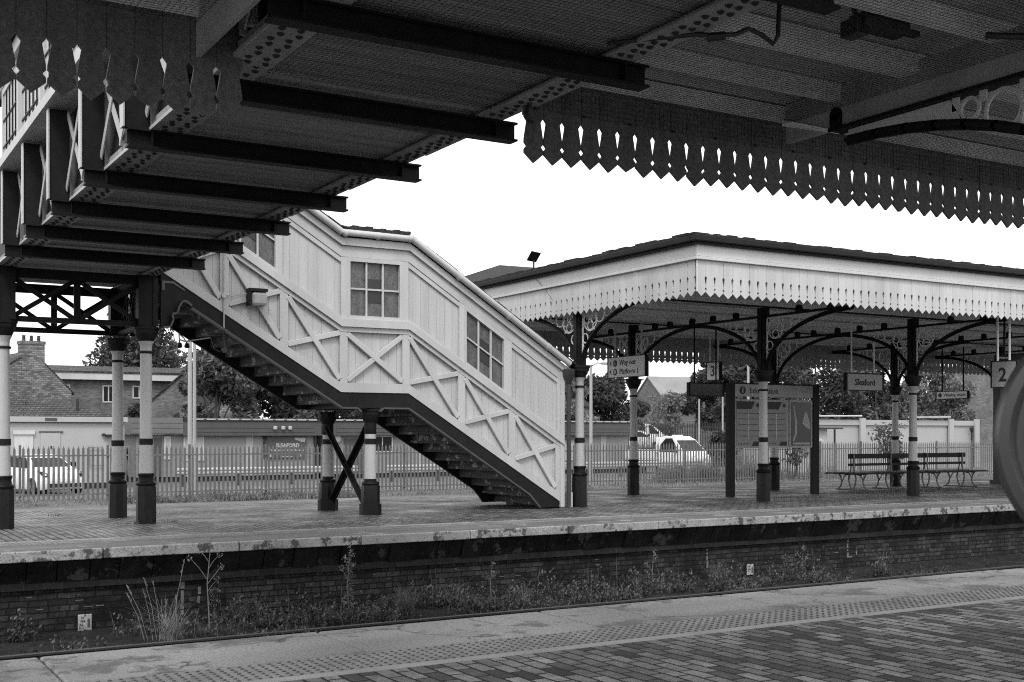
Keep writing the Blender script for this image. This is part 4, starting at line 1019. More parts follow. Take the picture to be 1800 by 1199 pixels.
NB = thing('station_board', 'dark station name board reading SLEAFORD on the grey cabin wall', 'sign', (20.06, 54.9, .44))
m = MB().box(19.05, 21.05, 54.90, 54.94, .30, 1.34); m.build('panel', CABF, NB)
text('lettering', 'SLEAFORD', .25, (20.07, 54.89, .84), '-y', PALE, NB, align='CENTER', bold=.012)
text('lettering', 'Welcome to East Midlands', .155, (20.05, 54.89, .64), '-y', PALE, NB, align='CENTER', bold=.006)
m = MB(); m.xz([(20.42, 1.29), (21.0, 1.29), (20.95, 1.06), (20.85, 1.10), (20.78, 1.08), (20.66, 1.14), (20.44, 1.2)], 54.888, 54.899); m.lathe(0, 0, [(.07, 0), (.07, .01)], 12, 0, Matrix.Translation((19.19, 54.899, .42)) @ Matrix.Rotation(R(90), 4, 'X')); m.box(19.7, 20.3, 54.888, 54.899, .36, .40); m.xz([(20.68, .48), (20.78, .48), (20.74, .4), (20.7, .36)], 54.888, 54.899); m.build('emblem', PALE, NB)
d = MB().box(23.05, 24.1, 54.94, 54.999, -.55, 1.25); d.build('door', CABF, KB)
m = MB(); m.lathe(0, 0, [(.2, 0), (.2, .1), (.1, .14)], 18, 0, Matrix.Translation((22.66, 54.999, 1.25)) @ Matrix.Rotation(R(90), 4, 'X')); m.build('round_lamp', WHITE, KB, smooth=True)
win(KB, 24.55, 25.7, .55, 1.38, 54.97, 1); win(KB, 35.0, 36.8, .0, 1.15, 54.97, 2, nm='shuttered_window', mp=PALE)
m = MB().box(34.9, 36.9, 54.8, 54.999, 1.16, 1.24); m.build('window_hood', CABF, KB)
# pale flat-roofed block, left
PB = thing('flat_roofed_block', 'pale rendered flat roofed block with a roller shutter and a door behind the parked hatchback', 'building', (8.5, 50, GZ))
m = MB().box(3.0, 11.25, 50, 56, GZ, 1.93); m.build('wall', PALE, PB)
m = MB(); m.box(2.9, 11.35, 49.85, 56.1, 1.96, 2.17); m.build('fascia', PALE, PB)
m = MB(); m.box(2.95, 11.3, 49.9, 56.05, 1.931, 1.959); m.box(8.15, 8.6, 49.835, 49.849, 2.0, 2.12); m.build('fascia_shadow_gap', CABF, PB)
m = MB(); m.box(7.03, 7.72, 49.96, 49.999, -.7, 1.45); m.box(6.98, 7.78, 49.9, 49.999, 1.46, 1.62); m.build('roller_shutter', WHITE, PB)
m = MB(); m.box(8.0, 8.75, 49.965, 49.999, -.7, 1.53); d = m.build('door', PALE, PB); MB().box(7.95, 8.85, 49.95, 49.999, 1.54, 1.59).build('lintel', CABF, d); MB().box(8.37, 8.42, 49.93, 49.964, .9, 1.0).build('handle', BLACK, d)
m = MB(); m.box(10.35, 10.45, 49.8, 49.999, 1.42, 1.5); m.box(10.48, 10.8, 49.7, 49.999, 1.36, 1.46); m.build('camera', BLACK, PB)
m = MB(); m.box(3.3, 11.2, 49.97, 49.999, -.72, -.5); m.build('plinth', BLACK, PB)
m = MB(); 
for x in (9.85, 10.9): m.tube([(x, 49.9, .95), (x+.5, 49.9, .95), (x+.5, 49.9, .2), (x, 49.9, .2), (x, 49.9, .95)], .02, 6)
m.build('handrail', STEEL, PB)
# long pale cabin, right
PR = thing('long_pale_cabin', 'long pale storage cabin with square ribs and a white roof pole, behind the bench', 'cabin', (62, 52, GZ))
m = MB().box(52.2, 67.1, 52, 56, GZ, 2.2); m.build('wall', PALE, PR)
m = MB(); m.box(52.1, 67.3, 51.88, 56.1, 2.02, 2.34); m.build('fascia', PALE, PR)
for x in (56.2, 64.4, 66.95): MB().box(x-.22, x+.22, 51.75, 51.879, GZ, 2.45).build('rib', PALE, PR)
m = MB(); m.tube([(50.5, 51.7, 2.52), (56, 51.7, 2.58)], .05, 6); m.tube([(60.2, 51.7, 2.52), (64.2, 51.7, 2.56)], .05, 6); m.build('roof_pole', WHITE, PR)
m = MB(); m.tube([(66.3, 51.7, 1.7), (66.3, 51.7, -.7)], .06, 8); m.lathe(66.3, 51.7, [(.06, 1.55), (.14, 1.75), (.14, 1.9)], 8); m.build('downpipe', BLACK, PR)
HT = thing('lean_to_shelter', 'small pale lean-to shelter with a dark roof edge left of the long pale cabin', 'shelter', (50.5, 50, GZ))
m = MB().box(47.5, 51.3, 50, 53, GZ, 1.75); m.build('wall', PALE, HT)
m = MB(); m.box(47.2, 52.3, 49.7, 53.3, 1.76, 1.84); m.build('roof', BLACK, HT)
m = MB(); m.tube([(51.7, 49.8, 1.75), (51.7, 49.8, GZ)], .06, 8); m.build('post', BLACK, HT)
m = MB(); m.prism([(48.5, 49.4, 1.15), (50.4, 49.4, 1.05), (50.4, 49.99, 1.2), (48.5, 49.99, 1.3)], (0, 0, .06)); m.build('awning', WHITE, HT)
# houses (local frame: x across, y away, gable towards the camera)
def house(name, label, cat, x, y, z, rz): return thing(name, label, cat, (x, y, z), None, rz)
def put(mb, name, m_, t, smooth=False):
    """mesh given in the house's local frame"""
    o = mb.build(name, m_); p = t; o.parent = p; return o
def sub(mb, name, m_, p):
    o = mb.build(name, m_); o.parent = p; return o
def gable_house(name, label, x, y, rz, hw, eave, apex, depth, m_wall=RUBBLE, m_roof=TILE, chim=None, z=GZ, apex_x=0):
    t = house(name, label, 'house', x, y, z, rz)
    m = MB(); m.xz([(-hw, 0), (hw, 0), (hw, eave), (apex_x, apex), (-hw, eave)], 0, depth); wl = put(m, 'wall', m_wall, t)
    m = MB()
    for s_ in (-1, 1):
        dx, dz = apex_x-s_*hw, apex-eave; l = math.hypot(dx, dz); ox, oz = -s_*.0, .02
        a = (s_*hw-dx/l*.25, eave-dz/l*.25+oz)
        m.xz([a, (apex_x, apex+oz), (apex_x, apex+oz+.12), (a[0], a[1]+.12)], .03 if chim and chim[4] else -.12, depth+.1)
    rf = put(m, 'roof', m_roof, t)
    if chim:
        cx, cw, ct, pots, fl = chim
        m = MB(); m.box(cx-cw, cx+cw, -.02 if fl else 1, .75 if fl else 1.8, apex-1.0 if fl else eave, ct-.18); m.box(cx-cw-.04, cx+cw+.04, -.06 if fl else .96, .8 if fl else 1.84, ct-.18, ct); ch = sub(m, 'chimney', m_wall, rf)
        m = MB()
        for k in range(pots): m.lathe(cx-cw*.65+k*cw*1.3/max(1, pots-1), .35 if fl else 1.4, [(.10, ct), (.09, ct+.28), (.11, ct+.32)], 10)
        sub(m, 'chimney_pot', TILE, t if False else rf)
    return t
H1 = gable_house('brick_house', 'pale rubble brick gable house with a broad chimney and three pots', 10.1, 70, R(8), 2.85, 4.6, 6.75, 9, RUBBLE, TILE, (.75, .62, 7.4, 3, True), apex_x=.75)
H1b = gable_house('brick_house', 'tiled house with a narrow chimney peeping out behind the left column', 7.9, 74, R(8), 2.6, 5.0, 6.4, 9, HBRICK, TILE, (1.35, .3, 7.1, 1, False))
H2 = house('terraced_house', 'long brick house with a white eaves board and small white windows behind the trees', 'house', 14.0, 85, GZ, R(-4))
m = MB().box(0, 13, 0, 8, 0, 6.0); put(m, 'wall', HBRICK, H2)
m = MB().box(-.4, 13.4, -.5, -.3, 5.95, 6.4); put(m, 'eaves_board', WHITE, H2)
m = MB().prism([(-.4, -.55, 6.4), (13.4, -.55, 6.4), (13.4, 4, 7.0), (-.4, 4, 7.0)], (0, 0, .12)); put(m, 'roof', TILE, H2)
for x in (.9, 3.5, 8.2): put(MB(), 'spare', HBRICK, H2) if False else None
def hwin(t, x0, x1, z0, z1, bars=1):
    f = MB(); b = .09; f.box(x0, x1, -.05, -.001, z0, z0+b); f.box(x0, x1, -.05, -.001, z1-b, z1); f.box(x0, x0+b, -.049, -.001, z0+b, z1-b); f.box(x1-b, x1, -.049, -.001, z0+b, z1-b)
    for k in range(1, bars+1): xx = x0+(x1-x0)*k/(bars+1); f.box(xx-.04, xx+.04, -.048, -.001, z0+b, z1-b)
    o = f.build('window', WHITE); o.parent = t; g = MB().box(x0+b, x1-b, -.03, -.02, z0+b, z1-b).build('pane', GLASS); g.parent = o
hwin(H2, .6, 1.5, 4.5, 5.6); hwin(H2, 3.6, 4.4, 4.4, 5.6); hwin(H2, 5.6, 6.5, 4.7, 5.6); hwin(H2, 3.6, 4.3, 1.4, 2.5)
put(MB().box(0, 13, -.04, -.001, 2.95, 3.1), 'string_band', CABF, H2)
HP = house('tiled_outbuilding', 'low outbuilding with a dark tiled hipped roof and a vent pipe behind the pale block', 'building', 7.5, 61, GZ, R(0))
put(MB().box(.2, 6.0, .2, 6, 0, 3.0), 'wall', HBRICK, HP)
m = MB(); m.add([(-.2, 0, 3.0), (6.3, 0, 3.0), (6.3, 6.4, 3.0), (-.2, 6.4, 3.0), (.9, 3, 4.1), (3.0, 3, 4.1)], [(0,1,5,4), (1,2,5), (2,3,4,5), (3,0,4), (3,2,1,0)]); rf = put(m, 'roof', TILE, HP)
sub(MB().tube([(4.2, 1.2, 3.3), (4.2, 1.2, 4.0)], .07, 8), 'vent_pipe', BLACK, HP)
gable_house('brick_house', 'small pale gable end half hidden by the bushes under the upper stair flight', 22.6, 72, R(-12), 1.7, 3.2, 4.7, 8, RUBBLE, TILE)
gable_house('brick_house', 'dark brick gable behind the two lamp poles under the stairs', 21.8, 80, R(-20), 2.6, 3.9, 6.2, 8, HBRICK, TILE)
gable_house('brick_house', 'house with a steep dark gable just right of the stair end', 40.5, 66, R(-40), 3.3, 4.2, 7.4, 9, PALEB, SLATE)
gable_house('pale_roofed_house', 'house with a pale sunlit roof between the way out sign and the number 3 sign', 72.6, 95, R(-101), 2.7, 6.0, 7.75, 5.2, HBRICK, PALET, z=RG-.9)
gable_house('brick_house', 'distant dark roofed house with a chimney beyond the pale roof', 87, 102, R(-28), 4.2, 5.4, 7.9, 12, HBRICK, SLATE, (2.6, .45, 8.7, 2, False), z=RG-.9)
H5 = gable_house('brick_house', 'brick house with a tiled roof behind the waiting room sign', 104.6, 82, R(-50), 5.2, 5.4, 10.4, 12, HBRICK, TILE)
m = MB().box(62.5, 64.6, 70, 72, RG, 3.0); o = tag(m.build('white_screen', WHITE), 'white panel standing under the blank display box beyond the bank', 'panel')
# cars
def car(name, label, loc, rz, kind='hatch'):
    """front towards -y in the local frame"""
    t = thing(name, label, 'car' if kind == 'hatch' else kind, loc, None, rz)
    L_ = 4.2 if kind == 'hatch' else (5.2 if kind == 'pickup' else 5.0); W_ = .88 if kind == 'hatch' else .95
    if kind == 'hatch':
        secs = [(-2.1,.60,.34,.62),(-2.02,.76,.24,.80),(-1.7,.84,.2,.90),(-1.0,.88,.2,.98),(.0,.88,.2,1.0),(1.2,.88,.2,1.02),(1.8,.85,.22,1.0),(2.05,.78,.3,.9)]
        roof = [(-1.15,.74,.97),(-.45,.60,1.36),(.1,.56,1.46),(.9,.56,1.45),(1.6,.58,1.30),(1.98,.70,1.0)]
    elif kind == 'van':
        secs = [(-2.5,.7,.4,.8),(-2.4,.88,.3,1.0),(-1.9,.95,.25,1.15),(-1.0,.97,.25,1.2),(1.0,.97,.25,1.2),(2.5,.95,.25,1.2)]
        roof = [(-1.75,.88,1.16),(-1.1,.78,1.75),(-.6,.76,1.95),(.5,.78,2.0),(2.2,.78,1.98),(2.5,.85,1.2)]
    else:
        secs = [(-2.15,.72,.45,.9),(-2.08,.88,.32,1.05),(-1.75,.95,.3,1.18),(-1.2,.97,.3,1.22),(-.2,.97,.3,1.25),(.25,.95,.3,1.25)]
        roof = [(-1.75,.90,1.2),(-1.0,.78,1.9),(-.6,.74,2.08),(-.1,.76,2.1),(.2,.80,2.02),(.26,.88,1.22)]
    def loft(secs_, top):
        m = MB(); rings = []
        for s in secs_:
            if top: y, hw, z = s; rings.append([(-hw, y, z)])
        return m
    m = MB(); rg = []
    for y, hw, zl, zh in secs: rg.append([(-hw+.06,y,zl),(hw-.06,y,zl),(hw,y,zl+.14),(hw,y,(zl+zh)/2+.08),(hw-.05,y,zh-.03),(hw-.16,y,zh),(-hw+.16,y,zh),(-hw+.05,y,zh-.03),(-hw,y,(zl+zh)/2+.08),(-hw,y,zl+.14)])
    n_ = 10
    for r_ in rg: m.v += r_
    for i in range(len(rg)-1):
        for k in range(n_): k2 = (k+1)%n_; m.f.append((i*n_+k, i*n_+k2, (i+1)*n_+k2, (i+1)*n_+k))
    m.f.append(tuple(range(n_-1,-1,-1))); m.f.append(tuple((len(rg)-1)*n_+k for k in range(n_)))
    body = m.build('body', CARW, smooth=True); body.parent = t
    b = .98 if kind == 'hatch' else 1.18
    m = MB(); P_ = [(y, hw, z) for y, hw, z in roof]
    ww = W_-.08
    base = [(-roof[0][1] if 0 else -ww, P_[0][0], P_[0][2]-.05)]
    # cabin: side outline in (y,z), narrowing to the roof
    for s_ in (-1, 1): 
        m.v += [(s_*hw, y, z) for y, hw, z in P_]
    k_ = len(P_)
    for i in range(k_-1): m.f.append((i, i+1, k_+i+1, k_+i))
    bot = [(-ww, P_[0][0], b-.06), (ww, P_[0][0], b-.06), (ww, P_[-1][0], b-.06), (-ww, P_[-1][0], b-.06)]
    o_ = len(m.v); m.v += bot
    m.f.append((o_,)+tuple(range(0, k_))+(o_+3,)); m.f.append((o_+2,)+tuple(range(2*k_-1, k_-1, -1))+(o_+1,)); m.f.append((0, k_, o_+1, o_)); m.f.append((k_-1, o_+3, o_+2, 2*k_-1))
    cb = m.build('cabin', CARW, smooth=True); cb.parent = t
    # screens and side glass, slightly proud of the cabin
    def lerp(p, q, f): return Vector(p)*(1-f)+Vector(q)*f
    def panel(nm, a, b_, c, d_, off):
        q = MB(); A, B, C_, D_ = map(Vector, (a, b_, c, d_)); nn = (B-A).cross(D_-A).normalized()*off
        q.add([A+nn, B+nn, C_+nn, D_+nn, A+nn*.2, B+nn*.2, C_+nn*.2, D_+nn*.2], [(0,1,2,3), (0,4,5,1), (1,5,6,2), (2,6,7,3), (3,7,4,0)]); o = q.build(nm, GLASS); o.parent = t
    p0, p1 = P_[0], P_[1]
    pt = lambda p, f, sx: (sx*(p[1])*f, p[0], p[2])
    lo, hi = lerp(pt(p0,.93,-1), pt(p1,.93,-1), .12), lerp(pt(p0,.93,-1), pt(p1,.93,-1), .96)
    lo2, hi2 = lerp(pt(p0,.93,1), pt(p1,.93,1), .12), lerp(pt(p0,.93,1), pt(p1,.93,1), .96)
    panel('windscreen', lo, lo2, hi2, hi, .012)
    for s_ in (-1, 1):
        ya, yb = P_[0][0]+.35, P_[-1][0]-(.45 if kind == 'hatch' else .1)
        if kind == 'van': yb = -.6
        zt = P_[2][2]-.1
        f = lambda y, z: (s_*(ww+(P_[2][1]-ww)*(z-b)/(P_[2][2]-b)+.012), y, z)
        q = MB(); g_ = [f(ya+.0, b+.03), f(yb, b+.03), f(yb-(.25 if kind == 'hatch' else 0), zt), f(P_[1][0]+.25, zt)]
        q.prism(g_, (s_*.006, 0, 0)); o = q.build('side_window', GLASS); o.parent = t
    fy = secs[0][0]
    for s_ in (-1, 1):
        q = MB(); q.prism([(s_*(W_-.30), fy+.04, .66), (s_*(W_-.12), fy+.12, .70), (s_*(W_-.045), fy+.42, .88), (s_*(W_-.16), fy+.3, .86), (s_*(W_-.30), fy+.08, .78)], (s_*.02, -.05, .02)); o = q.build('headlight', GLASS); o.parent = t
    q = MB().box(-.26, .26, fy-.015, fy+.03, .50, .60); o = q.build('number_plate', SIGNW); o.parent = t
    q = MB().box(-.62, .62, fy-.008, fy+.05, .30, .44); o = q.build('grille', BLACK); o.parent = t
    for y in ((-1.3, 1.25) if kind == 'hatch' else (-1.4, 1.6)):
        for s_ in (-1, 1):
            q = MB(); q.lathe(0, 0, [(.22, -.1), (.31, -.1), (.33, -.05), (.33, .05), (.31, .1), (.22, .1)], 22, 0, Matrix.Translation((s_*(W_-.08), y, .32)) @ Matrix.Rotation(R(90), 4, 'Y')); o = q.build('wheel', TYRE, smooth=True); o.parent = t
            q = MB()
            for k in range(6): a = k*math.pi/3; q.beam((s_*(W_+.005), y, .32), (s_*(W_+.005), y+.2*math.cos(a), .32+.2*math.sin(a)), .02, .07, (1, 0, 0))
            r2 = q.build('rim', STEEL); r2.parent = o
    if kind == 'pickup':
        q = MB().box(-.95, .95, .35, 2.9, .75, .85)
        for a in ((-.97,-.93,.35,2.9),(.93,.97,.35,2.9),(-.97,.97,2.86,2.9),(-.97,.97,.35,.39)): q.box(*a, .851, 1.32)
        o = q.build('load_bed', CARW); o.parent = t
        q = MB().box(-.95, .95, .29, .34, 1.2, 2.05); q.box(-.3, .3, -.5, -.25, 2.09, 2.17); o = q.build('headboard', CARW); o.parent = t
    for s_ in (-1, 1):
        q = MB().box(s_*(W_+.1)-.09, s_*(W_+.1)+.09, P_[0][0]+.45, P_[0][0]+.55, b+.02, b+.2); o = q.build('mirror', BLACK); o.parent = t
    return t
car('parked_car', 'white hatchback parked behind the fence in front of the pale block', (7.55, 47.2, GZ+.01), R(14))
car('pickup_truck', 'white drop-side pickup truck behind the fence beyond the rear canopy column', (41.6, 52.2, GZ+.01), R(6), 'pickup')
car('van', 'white van behind the dark fence on the raised bank', (54.0, 72, RG+.02), R(75), 'van')
car('parked_car', 'pale car mostly hidden behind the dark fence at the end of the grey cabin', (51.3, 68.8, RG+.02), R(80))
# lamp poles
def lamp(label, x, y, h_, z=GZ, head=None, r=.06):
    t = thing('lamp_post', label, 'lamp post', (x, y, z))
    m = MB(); m.tube([(x, y, z), (x, y, z+h_)], r, 10, r*.75); m.build('pole', GALV, t, smooth=True)
    if head:
        m = MB(); m.tube([(x, y, z+h_-.05), (x+head*.5, y, z+h_+.12), (x+head, y, z+h_+.1)], .03, 8); m.build('arm', GALV, t)
        m = MB(); m.box(x+head-.1*abs(head)/head, x+head+.5*abs(head)/head, y-.1, y+.1, z+h_+.05, z+h_+.16) if head > 0 else m.box(x+head-.5, x+head+.1, y-.1, y+.1, z+h_+.05, z+h_+.16); m.build('lantern', GALV, t, bevel=.03)
lamp('plain grey lamp pole left of its twin, below the upper stair flight', 12.0, 43, 6.9, r=.09)
lamp('plain grey lamp pole right of its twin, below the upper stair flight', 12.45, 44, 6.2, r=.075)
lamp('grey street lamp with a short arm between the two columns right of the stairs', 30.05, 43.5, 5.3, head=.7, r=.085)
lamp('pale pole below the blank display box, left of two', 52.5, 63, 4.6, r=.075)
lamp('pale pole below the blank display box, right of two', 54.6, 63, 5.4, r=.075)
lamp('white pole rising behind the information board', 47.0, 52, 6.6, r=.09)
lamp('white lamp with a curved arm behind the information board', 46.6, 49, 3.9, head=.6, r=.07)
# ------------------------------------------------------------------ vegetation
def leaf_quads(m, c, r, n, size, R_):
    """n leaf-sized faces through a lumpy ellipsoid"""
    for _ in range(n):
        while True:
            p = Vector((R_.uniform(-1,1), R_.uniform(-1,1), R_.uniform(-1,1)))
            if p.length <= 1 and p.length > R_.random()*.75: break
        q = Vector((c[0]+p.x*r[0], c[1]+p.y*r[1], c[2]+p.z*r[2]))
        nrm = Vector((R_.gauss(0,1), R_.gauss(0,1), R_.gauss(.5,1))).normalized()
        a = nrm.orthogonal().normalized(); a = (Matrix.Rotation(R_.uniform(0, 6.28), 3, nrm) @ a); b = nrm.cross(a)
        s = size*R_.uniform(.55, 1.4)
        i = len(m.v); m.v += [tuple(q-a*s), tuple(q+b*s*.45+nrm*s*.12), tuple(q+a*s), tuple(q-b*s*.45+nrm*s*.12)]; m.f.append((i, i+1, i+2, i+3))
def tree(label, x, y, h, rw, name='tree', mleaf=None, n=9000, size=.16, z=GZ, trunk=.16, lumps=26, seed=1, shape='round', low=.15, cat='tree'):
    R_ = random.Random(seed); t = thing(name, label, cat, (x, y, z))
    m = MB(); m.tube([(x, y, z), (x+R_.uniform(-.1,.1), y, z+h*.35), (x+R_.uniform(-.3,.3), y, z+h*.75)], trunk, 8, trunk*.35)
    cs = []
    for k in range(lumps):
        if shape == 'cone':
            f = (k+.5)/lumps; a = k*2.4+R_.uniform(-.4,.4); rr = rw*(1-f)**.8*R_.uniform(.5,1.0)
            c = (x+rr*math.cos(a), y+rr*math.sin(a), z+h*(low+(1-low)*f)); s_ = rw*(.5*(1-f)+.13)
            cs.append((c, (s_*1.1, s_*1.1, s_*.75), s_))
        else:
            f = R_.random(); zz = low+(1-low)*f; prof = math.sin(math.pi*min(1, .12+.85*f))**.6
            a = R_.uniform(0, 6.28); rr = rw*prof*R_.uniform(.25, .85)
            s_ = rw*R_.uniform(.22, .42)
            cs.append(((x+rr*math.cos(a), y+rr*math.sin(a), z+h*zz-s_*.3), (s_, s_, s_*R_.uniform(.6, .95)), s_))
    for c, r_, s_ in cs[::2]:
        m.tube([(x, y, z+h*.3), ((x+c[0])/2, (y+c[1])/2, (z+h*.35+c[2])/2), c], trunk*.35, 5, .02)
    m.build('trunk', BARK, t, smooth=True)
    m = MB(); tot = sum(q[2]**2 for q in cs)
    for c, r_, s_ in cs: leaf_quads(m, c, r_, int(n*s_**2/tot), size, R_)
    m.build('crown', mleaf or F_MID, t)
    return t
T = tree
T('tall dark conifer behind the house with the chimney', 23.8, 98, 14.2, 4.9, 'conifer', F_DARK, 18000, .24, shape='cone', lumps=46, seed=3, low=.1)
T('second dark conifer left of the close pair of columns', 21.0, 96, 12.0, 3.6, 'conifer', F_DARK, 7000, .24, shape='cone', lumps=40, seed=33, low=.1)
T('broad dark tree filling the view behind the upper stair flight', 28.5, 78, 9.5, 4.6, 'tree', F_MID, 20000, .22, seed=41, low=.02)
T('tall loose birch-like tree showing between the close pair of columns', 23.2, 76, 10.6, 3.0, 'tree', F_MID, 9000, .2, seed=4, low=.1)
T('bushy light green tree right of the close pair of columns', 18.6, 62, 6.3, 2.6, 'tree', F_MID, 9000, .17, seed=5, low=.05)
T('dense tree seen under the start of the upper stair flight', 24.5, 74, 11.6, 3.6, 'tree', F_MID, 17000, .2, seed=6, low=.08)
T('round bush-like tree under the middle of the upper stair flight', 25.2, 61, 6.4, 3.1, 'tree', F_MID, 12000, .16, seed=7, low=.02)
T('pale leaved tree under the lower half of the upper stair flight', 29.5, 63, 5.4, 3.4, 'tree', F_LITE, 11000, .16, seed=8, low=.02)
T('dark ivy covered tree trunk between the cabin and the left columns', 13.4, 57, 3.6, 1.0, 'tree', F_DARK, 3500, .12, seed=9, low=.0)
T('silvery light tree just right of the front canopy column by the stairs', 41.0, 62, 6.2, 2.1, 'tree', F_LITE, 8000, .16, seed=10, low=.05)
T('big dark tree behind the street lamp', 50.5, 84, 10.2, 4.2, 'tree', F_MID, 9000, .24, seed=11, low=.1)
T('dense round tree behind the rear canopy column below the way out sign', 52.5, 74.5, 5.6, 3.7, 'tree', F_DARK, 13000, .19, seed=12, low=.05, z=RG)
T('thin open branched tree behind the white van', 60.0, 76, 4.7, 2.3, 'tree', F_LITE, 1500, .17, seed=13, low=.25, z=RG)
T('dark leafy tree behind the blank display box and number 3 sign', 65.0, 75, 8.2, 3.4, 'tree', F_DARK, 12000, .2, seed=14, low=.2, z=RG)
T('dark tree behind the information board header', 63.5, 70, 8.6, 3.8, 'tree', F_DARK, 12000, .2, seed=15, low=.15, z=RG)
T('large leafy tree left of the hanging station name sign', 70.5, 70, 9.2, 4.4, 'tree', F_MID, 16000, .2, seed=16, low=.12, z=RG)
T('large leafy tree right of the hanging station name sign', 77.5, 70, 8.8, 4.4, 'tree', F_MID, 16000, .2, seed=17, low=.12, z=RG)
T('leafy tree behind the waiting room sign', 85.5, 71, 7.8, 3.8, 'tree', F_LITE, 13000, .19, seed=18, low=.1, z=RG)
T('dark shrub behind the right end of the dark fence', 53.8, 62, 2.4, 1.6, 'shrub', F_DARK, 4500, .11, trunk=.05, seed=19, low=.0, cat='shrub')
T('loose shrub standing above the fence left of the rear column near the bench', 39.6, 40.6, 2.5, .75, 'shrub', F_MID, 420, .10, trunk=.03, seed=20, low=.35, cat='shrub')
T('spindly shrub with drooping twigs above the fence right of the bench column', 45.9, 40.6, 2.7, 1.25, 'shrub', F_MID, 520, .11, trunk=.03, seed=21, low=.45, cat='shrub')
T('dark conical garden shrub in front of the long brick house', 20.2, 82, 4.3, 1.3, 'shrub', F_DARK, 2500, .17, trunk=.08, seed=22, shape='cone', lumps=16, cat='shrub')
T('leafy tree climbing in front of the rubble brick gable', 9.0, 64, 4.0, 1.6, 'tree', F_MID, 4000, .15, seed=23, low=.1)
# grass and weeds
def blade(m, x, y, z, h, lean, a, w_, R_):
    dx, dy = math.cos(a), math.sin(a); px, py = -dy*w_/2, dx*w_/2; pts = []
    for k in range(4):
        f = k/3; r_ = lean*h*f*f; zz = z+h*f*(1-.25*lean*f); ww = 1-f*.9
        pts += [(x+dx*r_+px*ww, y+dy*r_+py*ww, zz), (x+dx*r_-px*ww, y+dy*r_-py*ww, zz)]
    i = len(m.v); m.v += pts
    for k in range(3): m.f.append((i+2*k, i+2*k+1, i+2*k+3, i+2*k+2))
def weeds(name, m_, n, area, z, hr, lean=.5, w_=.012, leafy=0, seed=0, dens=None):
    R_ = random.Random(seed); m = MB()
    for _ in range(n):
        for _t in range(6):
            x = R_.uniform(area[0], area[1]); y = R_.uniform(area[2], area[3])
            if dens is None or R_.random() < dens(x): break
        else: continue
        h = R_.uniform(*hr)*(.5+.5*R_.random())*(.65+.7*(math.sin(x*4.3+seed)*math.sin(x*1.7)+.5 if callable(dens) else .5)); zz = z(x, y) if callable(z) else z
        blade(m, x, y, zz, h, R_.uniform(0, lean*1.4), R_.uniform(0, 6.28), w_, R_)
        for k in range(leafy):
            f = R_.uniform(.2, 1); q = Vector((x+R_.uniform(-.05,.05), y+R_.uniform(-.05,.05), zz+h*f)); s = R_.uniform(.012, .035)
            nrm = Vector((R_.gauss(0,1), R_.gauss(0,1), R_.gauss(0,1))).normalized(); a = nrm.orthogonal().normalized(); b = nrm.cross(a)
            i = len(m.v); m.v += [tuple(q-a*s), tuple(q+b*s*.5), tuple(q+a*s), tuple(q-b*s*.5)]; m.f.append((i, i+1, i+2, i+3))
    return tag(m.build(name, m_), kind='stuff')
def dn(x): return (.12+.88*max(0, math.sin(x*1.9+1)*.5+.5)**1.5)*(.75 if x < 4 else (1 if x < 12.6 else (.6 if x < 16 else .25)))
RC_ = random.Random(77)
CL = []
for _ in range(90):
    x = RC_.uniform(2.2, 21)
    if RC_.random() < (.45 if x < 4 else (1 if x < 12.8 else (.6 if x < 15.5 else .28))): CL.append((x, RC_.uniform(14.75, 16.15), RC_.uniform(.1, .28), RC_.uniform(.4, 1.25)))
def cluster_weeds(name, m_, per, hr, lean, w_, leafy, seed, sl=1.):
    R_ = random.Random(seed); m = MB()
    for cx, cy, sd, hs in CL:
        for _ in range(int(per*R_.uniform(.4, 1.3))):
            x = R_.gauss(cx, sd); y = min(16.27, max(14.4, R_.gauss(cy, sd*.5))); h = R_.uniform(*hr)*hs
            blade(m, x, y, -1.12, h, R_.uniform(0, lean*1.4), R_.uniform(0, 6.28), w_, R_)
            for k in range(leafy):
                f = R_.uniform(.25, 1); q = Vector((x+R_.uniform(-.06,.06)*hs, y+R_.uniform(-.05,.05), -1.12+h*f)); s = R_.uniform(.012, .034)*sl
                nrm = Vector((R_.gauss(0,1), R_.gauss(0,1), R_.gauss(0,1))).normalized(); a = nrm.orthogonal().normalized(); b = nrm.cross(a)
                i = len(m.v); m.v += [tuple(q-a*s), tuple(q+b*s*.5), tuple(q+a*s), tuple(q-b*s*.5)]; m.f.append((i, i+1, i+2, i+3))
    return tag(m.build(name, m_), kind='stuff')
cluster_weeds('trackside_weeds', F_WEED, 26, (.15, .45), .7, .008, 7, 1)
cluster_weeds('trackside_undergrowth', F_DARKW, 30, (.06, .22), 1.0, .010, 5, 2, 1.2)
cluster_weeds('trackside_straw', F_STRAW, 5, (.2, .6), .6, .005, 0, 3)
weeds('trackside_grass', F_DARKW, 1500, (2.0, 22, 14.2, 16.28), -1.12, (.03, .10), 1.2, .007, 1, 2)
weeds('low_track_weeds', F_WEED, 300, (4.6, 5.6, 13.8, 14.4), -1.1, (.08, .2), .9, .010, 4, 4)
weeds('fence_foot_grass', F_WEEDL, 5200, (3.5, 58, 38.4, 40.9), GZ+.02, (.10, .28), 1.0, .03, 3, 5, lambda x: .45+.55*math.sin(x*.9)**2)
weeds('fence_foot_straw', F_STRAW, 1600, (3.5, 58, 38.4, 40.9), GZ+.02, (.12, .34), .8, .02, 1, 6)
weeds('fence_foot_weeds', F_MID, 2600, (8.5, 17, 38.6, 40.8), GZ, (.1, .3), .8, .03, 5, 7, lambda x: .3+.7*math.sin(x*1.1)**2)
